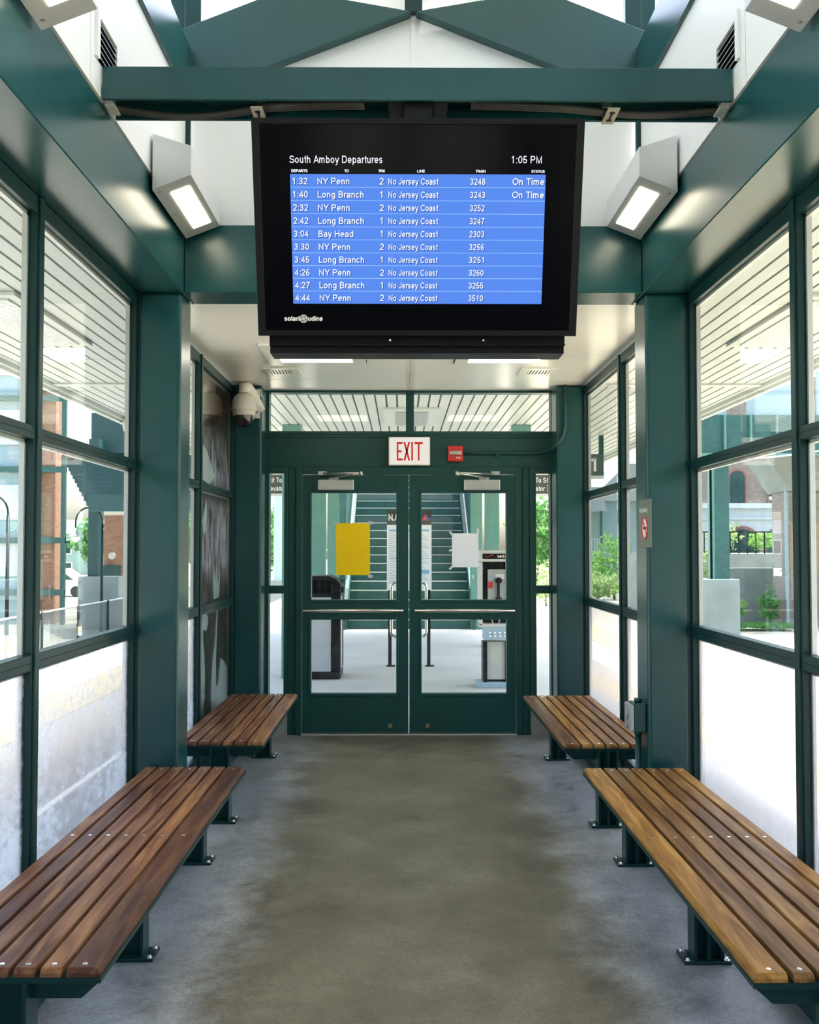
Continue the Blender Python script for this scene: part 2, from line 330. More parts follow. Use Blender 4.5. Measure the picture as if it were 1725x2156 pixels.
# ------------------------------------------------------------------ stroke lettering (capital height 1)
def AR(cx, cy, rx, ry, a0, a1, n=12): return [(cx+rx*math.cos(R(a0+(a1-a0)*k/n)), cy+ry*math.sin(R(a0+(a1-a0)*k/n))) for k in range(n+1)]
_bowl = AR(.31, .365, .245, .30, 0, 360, 18)
_s = AR(.27, .52, .19, .145, 20, 180, 8) + AR(.27, .50, .19, .12, 190, 260, 4) + AR(.27, .22, .20, .155, 80, -10, 6) + AR(.27, .22, .20, .155, -20, -165, 8)
GLYPH = {
 '0': (.78, [AR(.33, .5, .255, .435, 0, 360, 20)]), '1': (.78, [[(.13, .76), (.26, .83), (.37, .97)], [(.37, 1), (.37, 0)]]),
 '2': (.78, [AR(.32, .69, .25, .245, 170, -35, 10) + [(.07, .065), (.61, .065)]]), '3': (.78, [AR(.31, .725, .22, .21, 165, -90, 10) + AR(.30, .29, .26, .225, 90, -165, 12)]),
 '4': (.78, [[(.47, 0), (.47, .93), (.05, .30), (.64, .30)]]), '5': (.78, [[(.57, .935), (.17, .935), (.11, .50)] + AR(.31, .31, .26, .245, 140, -162, 12)]),
 '6': (.78, [AR(.33, .31, .25, .245, 0, 360, 18), AR(.42, .40, .34, .535, 188, 66, 10)]), '7': (.78, [[(.06, .935), (.60, .935), (.42, .62), (.29, .30), (.24, 0)]]),
 '8': (.78, [AR(.33, .725, .21, .21, 0, 360, 16), AR(.33, .285, .255, .22, 0, 360, 16)]), ':': (.38, [[(.15, 0), (.15, .135)], [(.15, .58), (.15, .715)]]),
 'A': (.90, [[(.04, 0), (.43, .97), (.82, 0)], [(.18, .31), (.68, .31)]]), 'B': (.92, [[(.12, 0), (.12, .935), (.45, .935)] + AR(.45, .735, .20, .20, 90, -90, 8) + [(.12, .535)], [(.45, .535)] + AR(.48, .30, .24, .235, 90, -90, 8) + [(.12, .065)]]),
 'C': (1.0, [AR(.49, .5, .40, .435, 38, 322, 18)]), 'D': (1.0, [[(.12, .065), (.12, .935), (.42, .935)] + AR(.42, .5, .39, .435, 85, -85, 12) + [(.12, .065)]]),
 'E': (.92, [[(.76, .935), (.12, .935), (.12, .065), (.78, .065)], [(.12, .52), (.72, .52)]]), 'F': (.84, [[(.72, .935), (.12, .935), (.12, 0)], [(.12, .50), (.64, .50)]]),
 'H': (1.0, [[(.12, 0), (.12, 1)], [(.78, 0), (.78, 1)], [(.12, .52), (.78, .52)]]), 'I': (.40, [[(.16, 0), (.16, 1)]]), 'J': (.70, [[(.50, 1), (.50, .28)] + AR(.29, .28, .21, .215, 0, -180, 8)]),
 'K': (.92, [[(.12, 0), (.12, 1)], [(.76, 1), (.12, .38)], [(.34, .58), (.80, 0)]]), 'L': (.78, [[(.12, 1), (.12, .065), (.68, .065)]]), 'M': (1.14, [[(.12, 0), (.12, .93), (.50, .06), (.88, .93), (.88, 0)]]),
 'N': (1.0, [[(.12, 0), (.12, .90), (.76, .10), (.76, 1)]]), 'O': (1.08, [AR(.52, .5, .43, .435, 0, 360, 24)]), 'P': (.92, [[(.12, 0), (.12, .935), (.48, .935)] + AR(.48, .70, .24, .235, 90, -90, 8) + [(.12, .465)]]),
 'R': (1.0, [[(.12, 0), (.12, .935), (.50, .935)] + AR(.50, .715, .24, .22, 90, -90, 8) + [(.12, .495)], [(.44, .495), (.58, .40), (.84, 0)]]),
 'S': (.92, [AR(.41, .72, .31, .215, 15, 180, 10) + AR(.41, .71, .31, .20, 190, 250, 4) + AR(.41, .28, .34, .235, 72, -10, 8) + AR(.41, .28, .34, .215, -20, -170, 10)]), 'T': (.84, [[(.03, .935), (.77, .935)], [(.40, .935), (.40, 0)]]),
 'U': (1.0, [[(.12, 1), (.12, .36)] + AR(.45, .36, .33, .30, 180, 360, 12) + [(.78, 1)]]), 'V': (.92, [[(.04, 1), (.42, .04), (.80, 1)]]), 'X': (.92, [[(.05, 0), (.78, 1)], [(.05, 1), (.78, 0)]]), 'Y': (.90, [[(.03, 1), (.42, .44), (.81, 1)], [(.42, .44), (.42, 0)]]),
 'a': (.76, [AR(.31, .50, .22, .175, 165, 0, 8) + [(.53, .14), (.57, 0)], [(.53, .42), (.32, .39)] + AR(.25, .20, .19, .15, 105, 300, 8) + [(.44, .12), (.53, .26)]]), 'b': (.78, [[(.10, 0), (.10, 1)], AR(.34, .365, .235, .30, 0, 360, 18)]),
 'c': (.70, [AR(.32, .365, .25, .30, 48, 312, 14)]), 'd': (.78, [[(.58, 0), (.58, 1)], AR(.33, .365, .235, .30, 0, 360, 18)]), 'e': (.78, [[(.08, .36), (.575, .36)] + AR(.325, .365, .25, .30, 0, 318, 14)]),
 'g': (.78, [[(.57, .73), (.57, .02)] + AR(.33, .0, .24, .22, 0, -150, 8), AR(.32, .38, .235, .285, 0, 360, 18)]), 'h': (.76, [[(.11, 0), (.11, 1)], [(.11, .42)] + AR(.32, .42, .21, .245, 170, 0, 10) + [(.53, 0)]]),
 'i': (.32, [[(.12, 0), (.12, .73)], [(.12, .86), (.12, 1)]]), 'k': (.70, [[(.11, 0), (.11, 1)], [(.54, .73), (.11, .30)], [(.27, .45), (.58, 0)]]), 'l': (.32, [[(.12, 0), (.12, 1)]]),
 'm': (1.14, [[(.11, 0), (.11, .73)], [(.11, .44)] + AR(.295, .45, .185, .215, 170, 0, 8) + [(.48, 0)], [(.48, .44)] + AR(.665, .45, .185, .215, 170, 0, 8) + [(.85, 0)]]), 'n': (.76, [[(.11, 0), (.11, .73)], [(.11, .42)] + AR(.32, .42, .21, .245, 170, 0, 10) + [(.53, 0)]]),
 'o': (.78, [AR(.32, .365, .25, .30, 0, 360, 18)]), 'p': (.78, [[(.10, -.28), (.10, .73)], AR(.34, .365, .235, .30, 0, 360, 18)]), 'r': (.48, [[(.11, 0), (.11, .73)], [(.11, .38)] + AR(.36, .42, .25, .245, 175, 75, 6)]),
 's': (.70, [_s]), 't': (.42, [[(.19, .96), (.19, .18)] + AR(.30, .18, .11, .12, 180, 280, 5), [(.03, .665), (.36, .665)]]), 'u': (.76, [[(.11, .73), (.11, .28)] + AR(.32, .28, .21, .215, 180, 360, 10), [(.53, .73), (.53, 0)]]),
 'v': (.70, [[(.03, .73), (.30, .04), (.57, .73)]]), 'x': (.70, [[(.04, 0), (.55, .73)], [(.04, .73), (.55, 0)]]), 'y': (.70, [[(.03, .73), (.31, .02)], [(.58, .73), (.28, -.13), (.20, -.22), (.05, -.22)]]), 'z': (.70, [[(.06, .665), (.54, .665), (.06, .065), (.56, .065)]]),
}
# ------------------------------------------------------------------ mesh helpers
class MB:
    def __init__(s): s.bm = bmesh.new()
    def hexa(s, pts):
        v = [s.bm.verts.new(p) for p in pts]
        for f in ((0,3,2,1),(4,5,6,7),(0,1,5,4),(1,2,6,5),(2,3,7,6),(3,0,4,7)): s.bm.faces.new([v[i] for i in f])
        return s
    def box(s, x0, x1, y0, y1, z0, z1):
        if x0 > x1: x0, x1 = x1, x0
        if y0 > y1: y0, y1 = y1, y0
        if z0 > z1: z0, z1 = z1, z0
        return s.hexa([(x0,y0,z0),(x1,y0,z0),(x1,y1,z0),(x0,y1,z0),(x0,y0,z1),(x1,y0,z1),(x1,y1,z1),(x0,y1,z1)])
    def prism(s, poly, axis, a, b):
        """poly: 2D points; axis 'X','Y','Z': extruded from a to b along it"""
        def P(p, t):
            return {'X': (t, p[0], p[1]), 'Y': (p[0], t, p[1]), 'Z': (p[0], p[1], t)}[axis]
        lo = [s.bm.verts.new(P(p, a)) for p in poly]; hi = [s.bm.verts.new(P(p, b)) for p in poly]
        n = len(poly)
        s.bm.faces.new(lo[::-1]); s.bm.faces.new(hi)
        for i in range(n): s.bm.faces.new([lo[i], lo[(i+1) % n], hi[(i+1) % n], hi[i]])
        return s
    def cyl(s, p, q, r, seg=16, r2=None, cap=True):
        p = Vector(p); q = Vector(q); d = q - p
        if d.length < 1e-6: return s
        M = d.to_track_quat('Z', 'Y').to_matrix()
        r2 = r if r2 is None else r2
        a = [s.bm.verts.new(p + M @ Vector((r*math.cos(t), r*math.sin(t), 0))) for t in (2*math.pi*i/seg for i in range(seg))]
        b = [s.bm.verts.new(q + M @ Vector((r2*math.cos(t), r2*math.sin(t), 0))) for t in (2*math.pi*i/seg for i in range(seg))]
        for i in range(seg):
            f = s.bm.faces.new([a[i], a[(i+1) % seg], b[(i+1) % seg], b[i]]); f.smooth = True
        if cap: s.bm.faces.new(a[::-1]); s.bm.faces.new(b)
        return s
    def tube(s, pts, r, seg=10):
        pts = [Vector(p) for p in pts]; rings = []
        for i, p in enumerate(pts):
            d = (pts[min(i+1, len(pts)-1)] - pts[max(i-1, 0)])
            M = d.to_track_quat('Z', 'Y').to_matrix()
            rings.append([s.bm.verts.new(p + M @ Vector((r*math.cos(t), r*math.sin(t), 0))) for t in (2*math.pi*k/seg for k in range(seg))])
        for a, b in zip(rings, rings[1:]):
            best = min(range(seg), key=lambda o: sum((a[k].co - b[(k+o) % seg].co).length for k in range(seg)))
            for k in range(seg):
                f = s.bm.faces.new([a[k], a[(k+1) % seg], b[(k+1+best) % seg], b[(k+best) % seg]]); f.smooth = True
        s.bm.faces.new(rings[0][::-1]); s.bm.faces.new(rings[-1]); return s
    def lathe(s, prof, c, seg=24):
        """prof: (r, z) list, about a vertical axis through c"""
        rings = []
        for r, z in prof:
            if r < 1e-5: rings.append([s.bm.verts.new((c[0], c[1], c[2]+z))])
            else: rings.append([s.bm.verts.new((c[0]+r*math.cos(t), c[1]+r*math.sin(t), c[2]+z)) for t in (2*math.pi*k/seg for k in range(seg))])
        for a, b in zip(rings, rings[1:]):
            for k in range(seg):
                A = [a[0]] if len(a) == 1 else [a[k], a[(k+1) % seg]]
                B = [b[0]] if len(b) == 1 else [b[(k+1) % seg], b[k]]
                if len(A)+len(B) >= 3:
                    f = s.bm.faces.new(A+B); f.smooth = True
        return s
    def text(s, body, size, M, width=None, align='LEFT', depth=0.0006, bold=0.0):
        """upright sans-serif lettering drawn as strokes; size*0.73 is the capital height"""
        k = size*0.73; hw = 0.066 + (bold/k if k else 0); x = 0.0; runs = []
        for ch in body:
            if ch == ' ': x += 0.40; continue
            adv, st = GLYPH[ch]
            for pl in st: runs.append([(x+a, b) for a, b in pl])
            x += adv
        xs = [a for r in runs for a, b in r]
        x0, x1 = min(xs)-hw, max(xs)+hw
        kx = (width/(x1-x0)) if width else k
        off = -x0 if width else 0
        for r in runs:
            closed = len(r) > 3 and abs(r[0][0]-r[-1][0]) < 1e-4 and abs(r[0][1]-r[-1][1]) < 1e-4
            if closed: r = r[:-1]
            n = len(r); L_, R_ = [], []
            for i in range(n):
                a = r[i-1] if (i > 0 or closed) else r[i]; b = r[(i+1) % n] if (i < n-1 or closed) else r[i]; c = r[i]
                d1 = Vector((c[0]-a[0], c[1]-a[1])); d2 = Vector((b[0]-c[0], b[1]-c[1]))
                if d1.length < 1e-9: d1 = d2
                if d2.length < 1e-9: d2 = d1
                d1.normalize(); d2.normalize(); n1 = Vector((-d1.y, d1.x)); n2 = Vector((-d2.y, d2.x)); m = n1+n2
                if m.length < 1e-6: m = n1
                m.normalize(); q = min(2.2, 1.0/max(0.3, m.dot(n1)))
                L_.append((c[0]+m.x*hw*q, c[1]+m.y*hw*q)); R_.append((c[0]-m.x*hw*q, c[1]-m.y*hw*q))
            def V(p, z): return s.bm.verts.new(M @ Vector(((p[0]+off)*kx, p[1]*k, z)))
            lf = [V(p, depth) for p in L_]; rf = [V(p, depth) for p in R_]; lb = [V(p, 0) for p in L_]; rb = [V(p, 0) for p in R_]
            for i in range(n if closed else n-1):
                j = (i+1) % n
                s.bm.faces.new([lf[i], rf[i], rf[j], lf[j]]); s.bm.faces.new([lb[j], rb[j], rb[i], lb[i]])
                s.bm.faces.new([lf[j], lb[j], lb[i], lf[i]]); s.bm.faces.new([rf[i], rb[i], rb[j], rf[j]])
            if not closed:
                s.bm.faces.new([lf[0], lb[0], rb[0], rf[0]]); s.bm.faces.new([rf[-1], rb[-1], lb[-1], lf[-1]])
        return s
    def build(s, name, mat, parent=None, bevel=0.0, seg=2, origin=None, recalc=True):
        if recalc: bmesh.ops.recalc_face_normals(s.bm, faces=s.bm.faces[:])
        me = bpy.data.meshes.new(name); s.bm.to_mesh(me); s.bm.free()
        me.materials.append(MATS[mat])
        o = bpy.data.objects.new(name, me); COL.objects.link(o)
        if parent is not None:
            w = world_loc(parent); me.transform(Matrix.Translation(-w)); o.parent = parent
        else:
            if origin is None:
                cs = [Vector(c) for c in o.bound_box]
                origin = Vector(((cs[0].x+cs[6].x)/2, (cs[0].y+cs[6].y)/2, cs[0].z))
            origin = Vector(origin); me.transform(Matrix.Translation(-origin)); o.location = origin
        if bevel:
            b = o.modifiers.new('bevel', 'BEVEL'); b.width = bevel; b.segments = seg; b.limit_method = 'ANGLE'; b.angle_limit = R(40)
        return o
def world_loc(o):
    v = Vector((0, 0, 0))
    while o is not None: v += o.location; o = o.parent
    return v
def tag(o, label=None, cat=None, group=None, kind=None):
    if label: o['label'] = label
    if cat: o['category'] = cat
    if group: o['group'] = group
    if kind: o['kind'] = kind
    return o
def thing(name, loc, label, cat, group=None, kind=None):
    o = bpy.data.objects.new(name, None); COL.objects.link(o); o.location = loc; o.empty_display_size = 0.1
    return tag(o, label, cat, group, kind)
def box(name, mat, parent, x0, x1, y0, y1, z0, z1, bevel=0.0):
    return MB().box(x0, x1, y0, y1, z0, z1).build(name, mat, parent, bevel)
def copy_tree(o, parent=None):
    c = o.copy(); COL.objects.link(c)
    if parent is not None: c.parent = parent
    for ch in list(o.children): copy_tree(ch, c)
    return c
def struct(o, label=None, cat=None): return tag(o, label, cat, None, 'structure')
def leaf_mesh(n, rx, ry, rz, size, seed, hollow=0.35):
    rs = np.random.RandomState(seed)
    d = rs.normal(size=(n, 3)); d /= np.linalg.norm(d, axis=1)[:, None]
    rad = (hollow + (1-hollow)*rs.rand(n)**0.5)
    lump = 1 + 0.22*np.sin(d[:, 0]*5+seed)*np.cos(d[:, 1]*4+seed*2) + 0.15*np.sin(d[:, 2]*7+seed)
    c = d*(rad*lump)[:, None]*np.array([rx, ry, rz])
    a = rs.normal(size=(n, 3)); a /= np.linalg.norm(a, axis=1)[:, None]
    b = np.cross(a, rs.normal(size=(n, 3))); b /= np.linalg.norm(b, axis=1)[:, None]
    sz = size*(0.6+0.8*rs.rand(n))[:, None]
    V = np.stack([c-a*sz, c-b*sz*0.45, c+a*sz, c+b*sz*0.45], 1).reshape(-1, 3)
    F = np.arange(4*n).reshape(-1, 4)
    me = bpy.data.meshes.new('foliage'); me.from_pydata(V.tolist(), [], F.tolist()); return me
def plant(name, loc, rx, ry, rz, n, size, mat, label, cat, group=None, seed=1, trunk=0.0):
    t = thing(name, loc, label, cat, group)
    me = leaf_mesh(n, rx, ry, rz, size, seed); me.materials.append(MATS[mat])
    o = bpy.data.objects.new('foliage', me); COL.objects.link(o); o.parent = t; o.location = (0, 0, trunk+rz*1.30)
    MB().cyl((loc[0], loc[1], loc[2]), (loc[0], loc[1], loc[2]+trunk+rz), max(0.02, rz*0.05), 8, max(0.01, rz*0.02)).build('trunk' if trunk > 0.3 else 'stem', 'bark', t)
    return t

# ------------------------------------------------------------------ the setting: floor, platform, ground
YB = -3.2                                    # where the built shelter ends behind the camera
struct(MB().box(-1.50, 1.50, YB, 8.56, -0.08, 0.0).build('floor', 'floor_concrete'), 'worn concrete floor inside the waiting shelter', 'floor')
pm = MB()
pm.box(-3.75, -1.502, -8, 20, -1.3, 0.0); pm.box(1.502, 3.75, -8, 20, -1.3, 0.0)
pm.box(-1.502, 1.502, 8.562, 20, -1.3, 0.0); pm.box(-3.75, 3.75, 20, 52, -1.3, 0.0); pm.box(-1.502, 1.502, -8, YB-0.002, -1.3, 0.0)
struct(pm.build('platform_floor', 'ext_concrete'), 'pale concrete platform deck around the shelter', 'platform')
for sx, nm in ((-1, 'by the fenced track'), (1, 'by the gravel track')):
    o = box('tactile_strip', 'tactile_yellow', None, sx*3.14, sx*3.73, -8, 52, 0.0, 0.008)
    tag(o, 'yellow tactile warning strip along the platform edge ' + nm, 'tactile strip', 'tactile platform edges')
struct(box('ground', 'asphalt', None, -160, 160, -40, 260, -1.5, -1.27), 'open ground beyond the tracks', 'ground')
def bumpy(name, mat, x0, x1, y0, y1, z, amp, nx, ny, seed, fn=None):
    rs = np.random.RandomState(seed); bm = bmesh.new(); g = []
    for j in range(ny+1):
        row = []
        for i in range(nx+1):
            x = x0+(x1-x0)*i/nx; y = y0+(y1-y0)*j/ny
            row.append(bm.verts.new((x, y, z+amp*rs.rand()+(fn(x, y) if fn else 0))))
        g.append(row)
    for j in range(ny):
        for i in range(nx): bm.faces.new([g[j][i], g[j][i+1], g[j+1][i+1], g[j+1][i]])
    for e in [e for e in bm.edges if len(e.link_faces) == 1]:
        pass
    me = bpy.data.meshes.new(name); bm.to_mesh(me); bm.free(); me.materials.append(MATS[mat])
    o = bpy.data.objects.new(name, me); COL.objects.link(o); return o
tag(bumpy('track_ballast', 'ballast', -9.6, -3.76, -6, 44, -1.26, 0.07, 60, 300, 1), 'sunlit pale stone ballast of the track below the fenced side', 'ballast', kind='stuff')
def mound(x, y):
    return 0.5*math.exp(-((x-14.0)/2.6)**2-((y-28.5)/2.0)**2)
tag(bumpy('gravel_bed', 'gravel', 3.76, 22, -6, 32.6, -1.26, 0.08, 110, 200, 2, mound), 'grey brown gravel bed and mound beyond the platform', 'gravel', kind='stuff')

# ------------------------------------------------------------------ columns and beams
def column(x0, x1, y0, y1, z1, name, label, bev=0.018):
    o = MB().box(x0, x1, y0, y1, 0.0, z1).build(name, 'green_paint', None, bev, 3)
    return tag(o, label, 'column', kind='structure')
for sx, s_ in ((-1, 'left'), (1, 'right')):
    column(sx*1.180, sx*1.392, 5.15, 5.40, 2.83, 'column_'+s_+'_near', 'square green steel column between two benches, ' + ('by the fenced track' if sx < 0 else 'carrying the no smoking plate'))
    column(sx*1.180, sx*1.400, 8.15, 8.43, 2.838, 'column_'+s_+'_door', 'square green steel corner column ' + ('behind the dome camera' if sx < 0 else 'beside the grey-green alarm conduit'))
    b = MB().box(sx*1.166, sx*1.52, YB, 5.41, 2.83, 3.172)
    struct(b.build('beam_'+s_, 'green_paint', None, 0.004), 'long green header beam over the ' + ('track side' if sx < 0 else 'gravel side') + ' windows', 'beam')
    # curb under the windows and sill
    struct(box('baseboard_'+s_, 'green_frame', None, sx*1.268, sx*1.52, YB, 8.42, 0.0, 0.10), 'low dark green curb under the windows', 'baseboard')
    # wall above vestibule windows is the ceiling itself; upper white panel wall
    w = MB()
    for (ya, yb_) in ((YB, -0.945), (-0.94, 0.55), (0.555, 2.05), (2.055, 3.55), (3.555, 5.148)):
        w.box(sx*1.160, sx*1.20, ya, yb_, 3.176, 3.81)
    struct(w.build('wall_'+s_, 'white_panel'), 'white upper wall panels above the green beam', 'wall')
    o = MB().box(sx*1.14, sx*1.30, YB, 5.148, 3.81, 4.09).build('beam_upper_'+s_, 'green_paint', None, 0.004)
    struct(o, 'upper green eave beam above the white wall panels', 'beam')
    # clerestory glazing above the eave beam
    t = struct(thing('window_%d' % (20+sx), (sx*1.2, 2, 4.09), 'clerestory glazing above the upper eave beam', 'window'))
    box('pane', 'glass', t, sx*1.215, sx*1.22, YB, 5.2, 4.10, 4.86)
    for yy in (-2.8, -1.3, 0.2, 1.7, 3.2, 5.13): box('mullion', 'green_frame', t, sx*1.17, sx*1.24, yy, yy+0.07, 4.09, 4.86)
# cross beam at the near columns, with end wall, gusset plates
cb = MB().box(-1.164, 1.164, 5.15, 5.41, 2.832, 3.176)
struct(cb.build('beam_cross', 'green_paint', None, 0.004), 'green cross beam behind the departure screen', 'beam')
for x in (-1.148, 1.148):
    struct(box('trim_corner_%d' % (1 if x < 0 else 2), 'green_frame', None, x-0.012, x+0.012, 5.125, 5.149, 3.176, 3.83), 'thin green corner strip of the upper white wall', 'trim')
w = MB()
for sx in (-1, 1):
    w.prism([(sx*0.003, 3.178), (sx*1.20, 3.178), (sx*1.20, 3.86), (sx*0.708, 4.05), (sx*0.003, 4.33)], 'Y', 5.19, 5.22)
w.box(-0.36, 0.36, 5.222, 5.24, 4.20, 4.62)
w.box(-0.012, 0.012, 5.183, 5.192, 3.178, 4.30)
struct(w.build('wall_front', 'white_panel'), 'white end wall panels above the cross beam', 'wall')
for sx in (-1, 1):
    poly = [(sx*1.20, 3.79), (sx*1.20, 4.171), (sx*0.807, 4.328), (sx*0.66, 4.387), (sx*0.03, 4.277), (sx*0.012, 4.270), (sx*0.708, 3.996)]
    o = MB().prism(poly, 'Y', 5.12, 5.185).build('gable_brace_'+('left' if sx < 0 else 'right'), 'green_paint', None, 0.004)
    struct(o, 'sloping green gable plate under the clerestory', 'beam')
    struct(box('trim_%d' % (3 if sx < 0 else 4), 'green_frame', None, sx*1.085, sx*1.165, 5.125, 5.18, 4.17, 4.86), 'upright green clerestory corner post', 'trim')
struct(MB().box(-0.045, 0.045, 5.14, 5.188, 4.285, 4.9).build('trim_5', 'green_frame'), 'green centre post of the gable glazing', 'trim')
t = struct(thing('window_22', (0, 5.19, 4.4), 'gable end glazing above the sloping green plates', 'window'))
for sx in (-1, 1): box('pane', 'glass', t, sx*0.37, sx*1.10, 5.195, 5.20, 4.402, 4.86)
for (ya, yb_, mt_, nm) in ((2.2, 5.12, 'roof_translucent', 'roof'), (YB-0.1, 2.19, 'white_panel', 'roof_back')):  # unseen roof: front translucent to add top light, back opaque to cut it
    struct(MB().prism([(-1.35, 4.86), (0, 5.35), (1.35, 4.86), (1.35, 4.94), (0, 5.45), (-1.35, 4.94)], 'Y', ya, yb_).build(nm, mt_), 'unseen white pitched roof over the clerestory, split to shape the top light', 'roof')
# channel carrying the departure screen: H section laid flat
ch = MB().box(-1.155, 1.155, 3.68, 3.695, 3.170, 3.292).box(-1.155, 1.155, 3.855, 3.87, 3.170, 3.292).box(-1.155, 1.155, 3.695, 3.855, 3.222, 3.236)
struct(ch.build('beam_channel', 'green_paint', None, 0.002), 'green steel channel spanning the room and carrying the departure screen', 'beam')

# vestibule ceiling
c = MB()
for (xa, xb) in ((-1.42, -0.002), (0.002, 1.42)):
    for (ya, yb_) in ((5.412, 7.05), (7.054, 7.90), (7.904, 8.47)):
        c.box(xa, xb, ya, yb_, 2.842, 2.90)
struct(c.build('ceiling', 'white_ceiling', None, 0.002, 1), 'glossy white panel ceiling near the doors', 'ceiling')

# ------------------------------------------------------------------ canopy around the shelter
def soffit(x0, x1, y0, y1, mb, mg):
    n = max(1, round((x1-x0)/0.106)); p = (x1-x0)/n
    for i in range(n): mb.box(x0+i*p+0.009, x0+(i+1)*p-0.009, y0, y1, 3.0, 3.02)
    mg.box(x0, x1, y0, y1, 3.02, 3.06)
t = struct(thing('canopy_ceiling', (0, 5, 3.0), 'white slatted canopy soffit over the platform', 'canopy'))
sl = MB(); gv = MB()
for (ya, yb_) in ((-6, 2.6), (2.61, 7.9), (7.91, 9.03)):
    soffit(-3.20, -1.53, ya, yb_, sl, gv); soffit(1.53, 3.20, ya, yb_, sl, gv)
soffit(-3.20, 3.20, 9.14, 19.7, sl, gv)
soffit(-1.40, 1.40, 8.60, 9.03, sl, gv)
sl.build('slats', 'soffit_white', t); gv.build('backing', 'soffit_groove', t)
box('trim_band', 'soffit_white', t, -3.2, 3.2, 9.03, 9.14, 2.985, 3.05)
f = MB()
for sx in (-1, 1):
    f.box(sx*3.20, sx*3.245, -6, 19.7, 2.94, 3.34); f.box(sx*3.16, sx*3.20, -6, 19.7, 2.965, 3.0)
f.box(-3.245, 3.245, 19.7, 19.75, 2.94, 3.34)
f.build('fascia', 'soffit_white', t)
r = MB().box(-3.24, -1.53, -6, 8.58, 3.10, 3.34).box(1.53, 3.24, -6, 8.58, 3.10, 3.34).box(-3.24, 3.24, 8.58, 19.7, 3.10, 3.34)
r.box(-1.42, 1.42, 5.42, 8.58, 3.02, 3.34).box(-1.53, -1.205, -6, 5.42, 3.20, 3.34).box(1.205, 1.53, -6, 5.42, 3.20, 3.34)
r.box(-1.53, 1.53, -6, YB-0.13, 3.05, 3.2)
r.build('roof_deck', 'white_panel', t)
for sx, nm in ((-1, 'on the track side'), (1, 'on the gravel side')):
    t = thing('soffit_light', (sx*2.46, 6.5, 2.985), 'flat prismatic light set in the slatted soffit ' + nm + ' of the shelter', 'soffit light', 'soffit lights')
    box('frame', 'soffit_white', t, sx*2.27, sx*2.66, 5.80, 7.27, 2.975, 2.999, 0.004)
    box('diffuser', 'lens_prism', t, sx*2.34, sx*2.59, 5.88, 7.18, 2.966, 2.974)
t = thing('soffit_grille', (0.03, 11.3, 2.98), 'square white grille with grey centre in the soffit beyond the doors', 'grille')
box('frame', 'soffit_white', t, -0.26, 0.35, 10.57, 12.02, 2.975, 2.999); box('louvre', 'grey_steel', t, -0.12, 0.22, 10.75, 11.9, 2.966, 2.974)
for sx, nm in ((-1, 'on the track side'), (1, 'on the gravel side')):
    o = MB().lathe([(0.0, -0.2), (0.06, -0.19), (0.10, -0.15), (0.115, -0.08), (0.115, 0.0), (0, 0)], (sx*3.08, 11.45, 2.999), 20).build('drum_light', 'phone_beige')
    tag(o, 'rounded drum fixture under the canopy edge ' + nm, 'fixture', 'canopy drum fixtures')

# ------------------------------------------------------------------ side windows
WI = [0]
def side_window(sx, y0, y1, label, etched=True, jamb0=0.022, jamb1=0.022, far=False):
    WI[0] += 1
    t = struct(thing('window_%d' % WI[0], (sx*1.425, (y0+y1)/2, 0.1), label, 'window'))
    xi, xo = sx*1.400, sx*1.452
    f = MB()
    f.box(xi, xo, y0, y0+jamb0, 0.10, 2.828).box(xi, xo, y1-jamb1, y1, 0.10, 2.828)
    f.box(xi, xo, y0+jamb0, y1-jamb1, 2.765, 2.828).box(xi, xo, y0+jamb0, y1-jamb1, 0.10, 0.16)
    f.build('window_frame', 'green_frame', t, 0.003)
    for (za, zb) in ((1.928, 1.978), (1.085, 1.145)):
        box('rail', 'green_frame', t, xi, xo, y0+jamb0, y1-jamb1, za, zb, 0.004)
        box('rail_line', 'black_metal', t, xi-sx*0.0015, xi+sx*0.001, y0+jamb0, y1-jamb1, (za+zb)/2-0.0015, (za+zb)/2+0.0015)
    # thin outer glazing bead, outside light put into its pale colour
    bd = MB()
    for (za, zb) in ((0.16, 1.085), (1.145, 1.928), (1.978, 2.765)):
        bd.box(sx*1.431, sx*1.4505, y0+jamb0, y0+jamb0+0.014, za, zb).box(sx*1.431, sx*1.4505, y1-jamb1-0.014, y1-jamb1, za, zb)
        bd.box(sx*1.431, sx*1.4505, y0+jamb0, y1-jamb1, zb-0.014, zb)
    bd.build('glazing_bead', 'lamp_body', t)
    for k, (za, zb) in enumerate(((0.16, 1.085), (1.145, 1.928), (1.978, 2.765))):
        p = box('pane', ('etched_acrylic' if sx < 0 else 'etched_clear') if (k == 0 and etched) else 'glass', t, sx*1.424, sx*1.430, y0+jamb0, y1-jamb1, za, zb)
        if k == 0 and etched: p['label'] = 'scratched frosted lower pane'
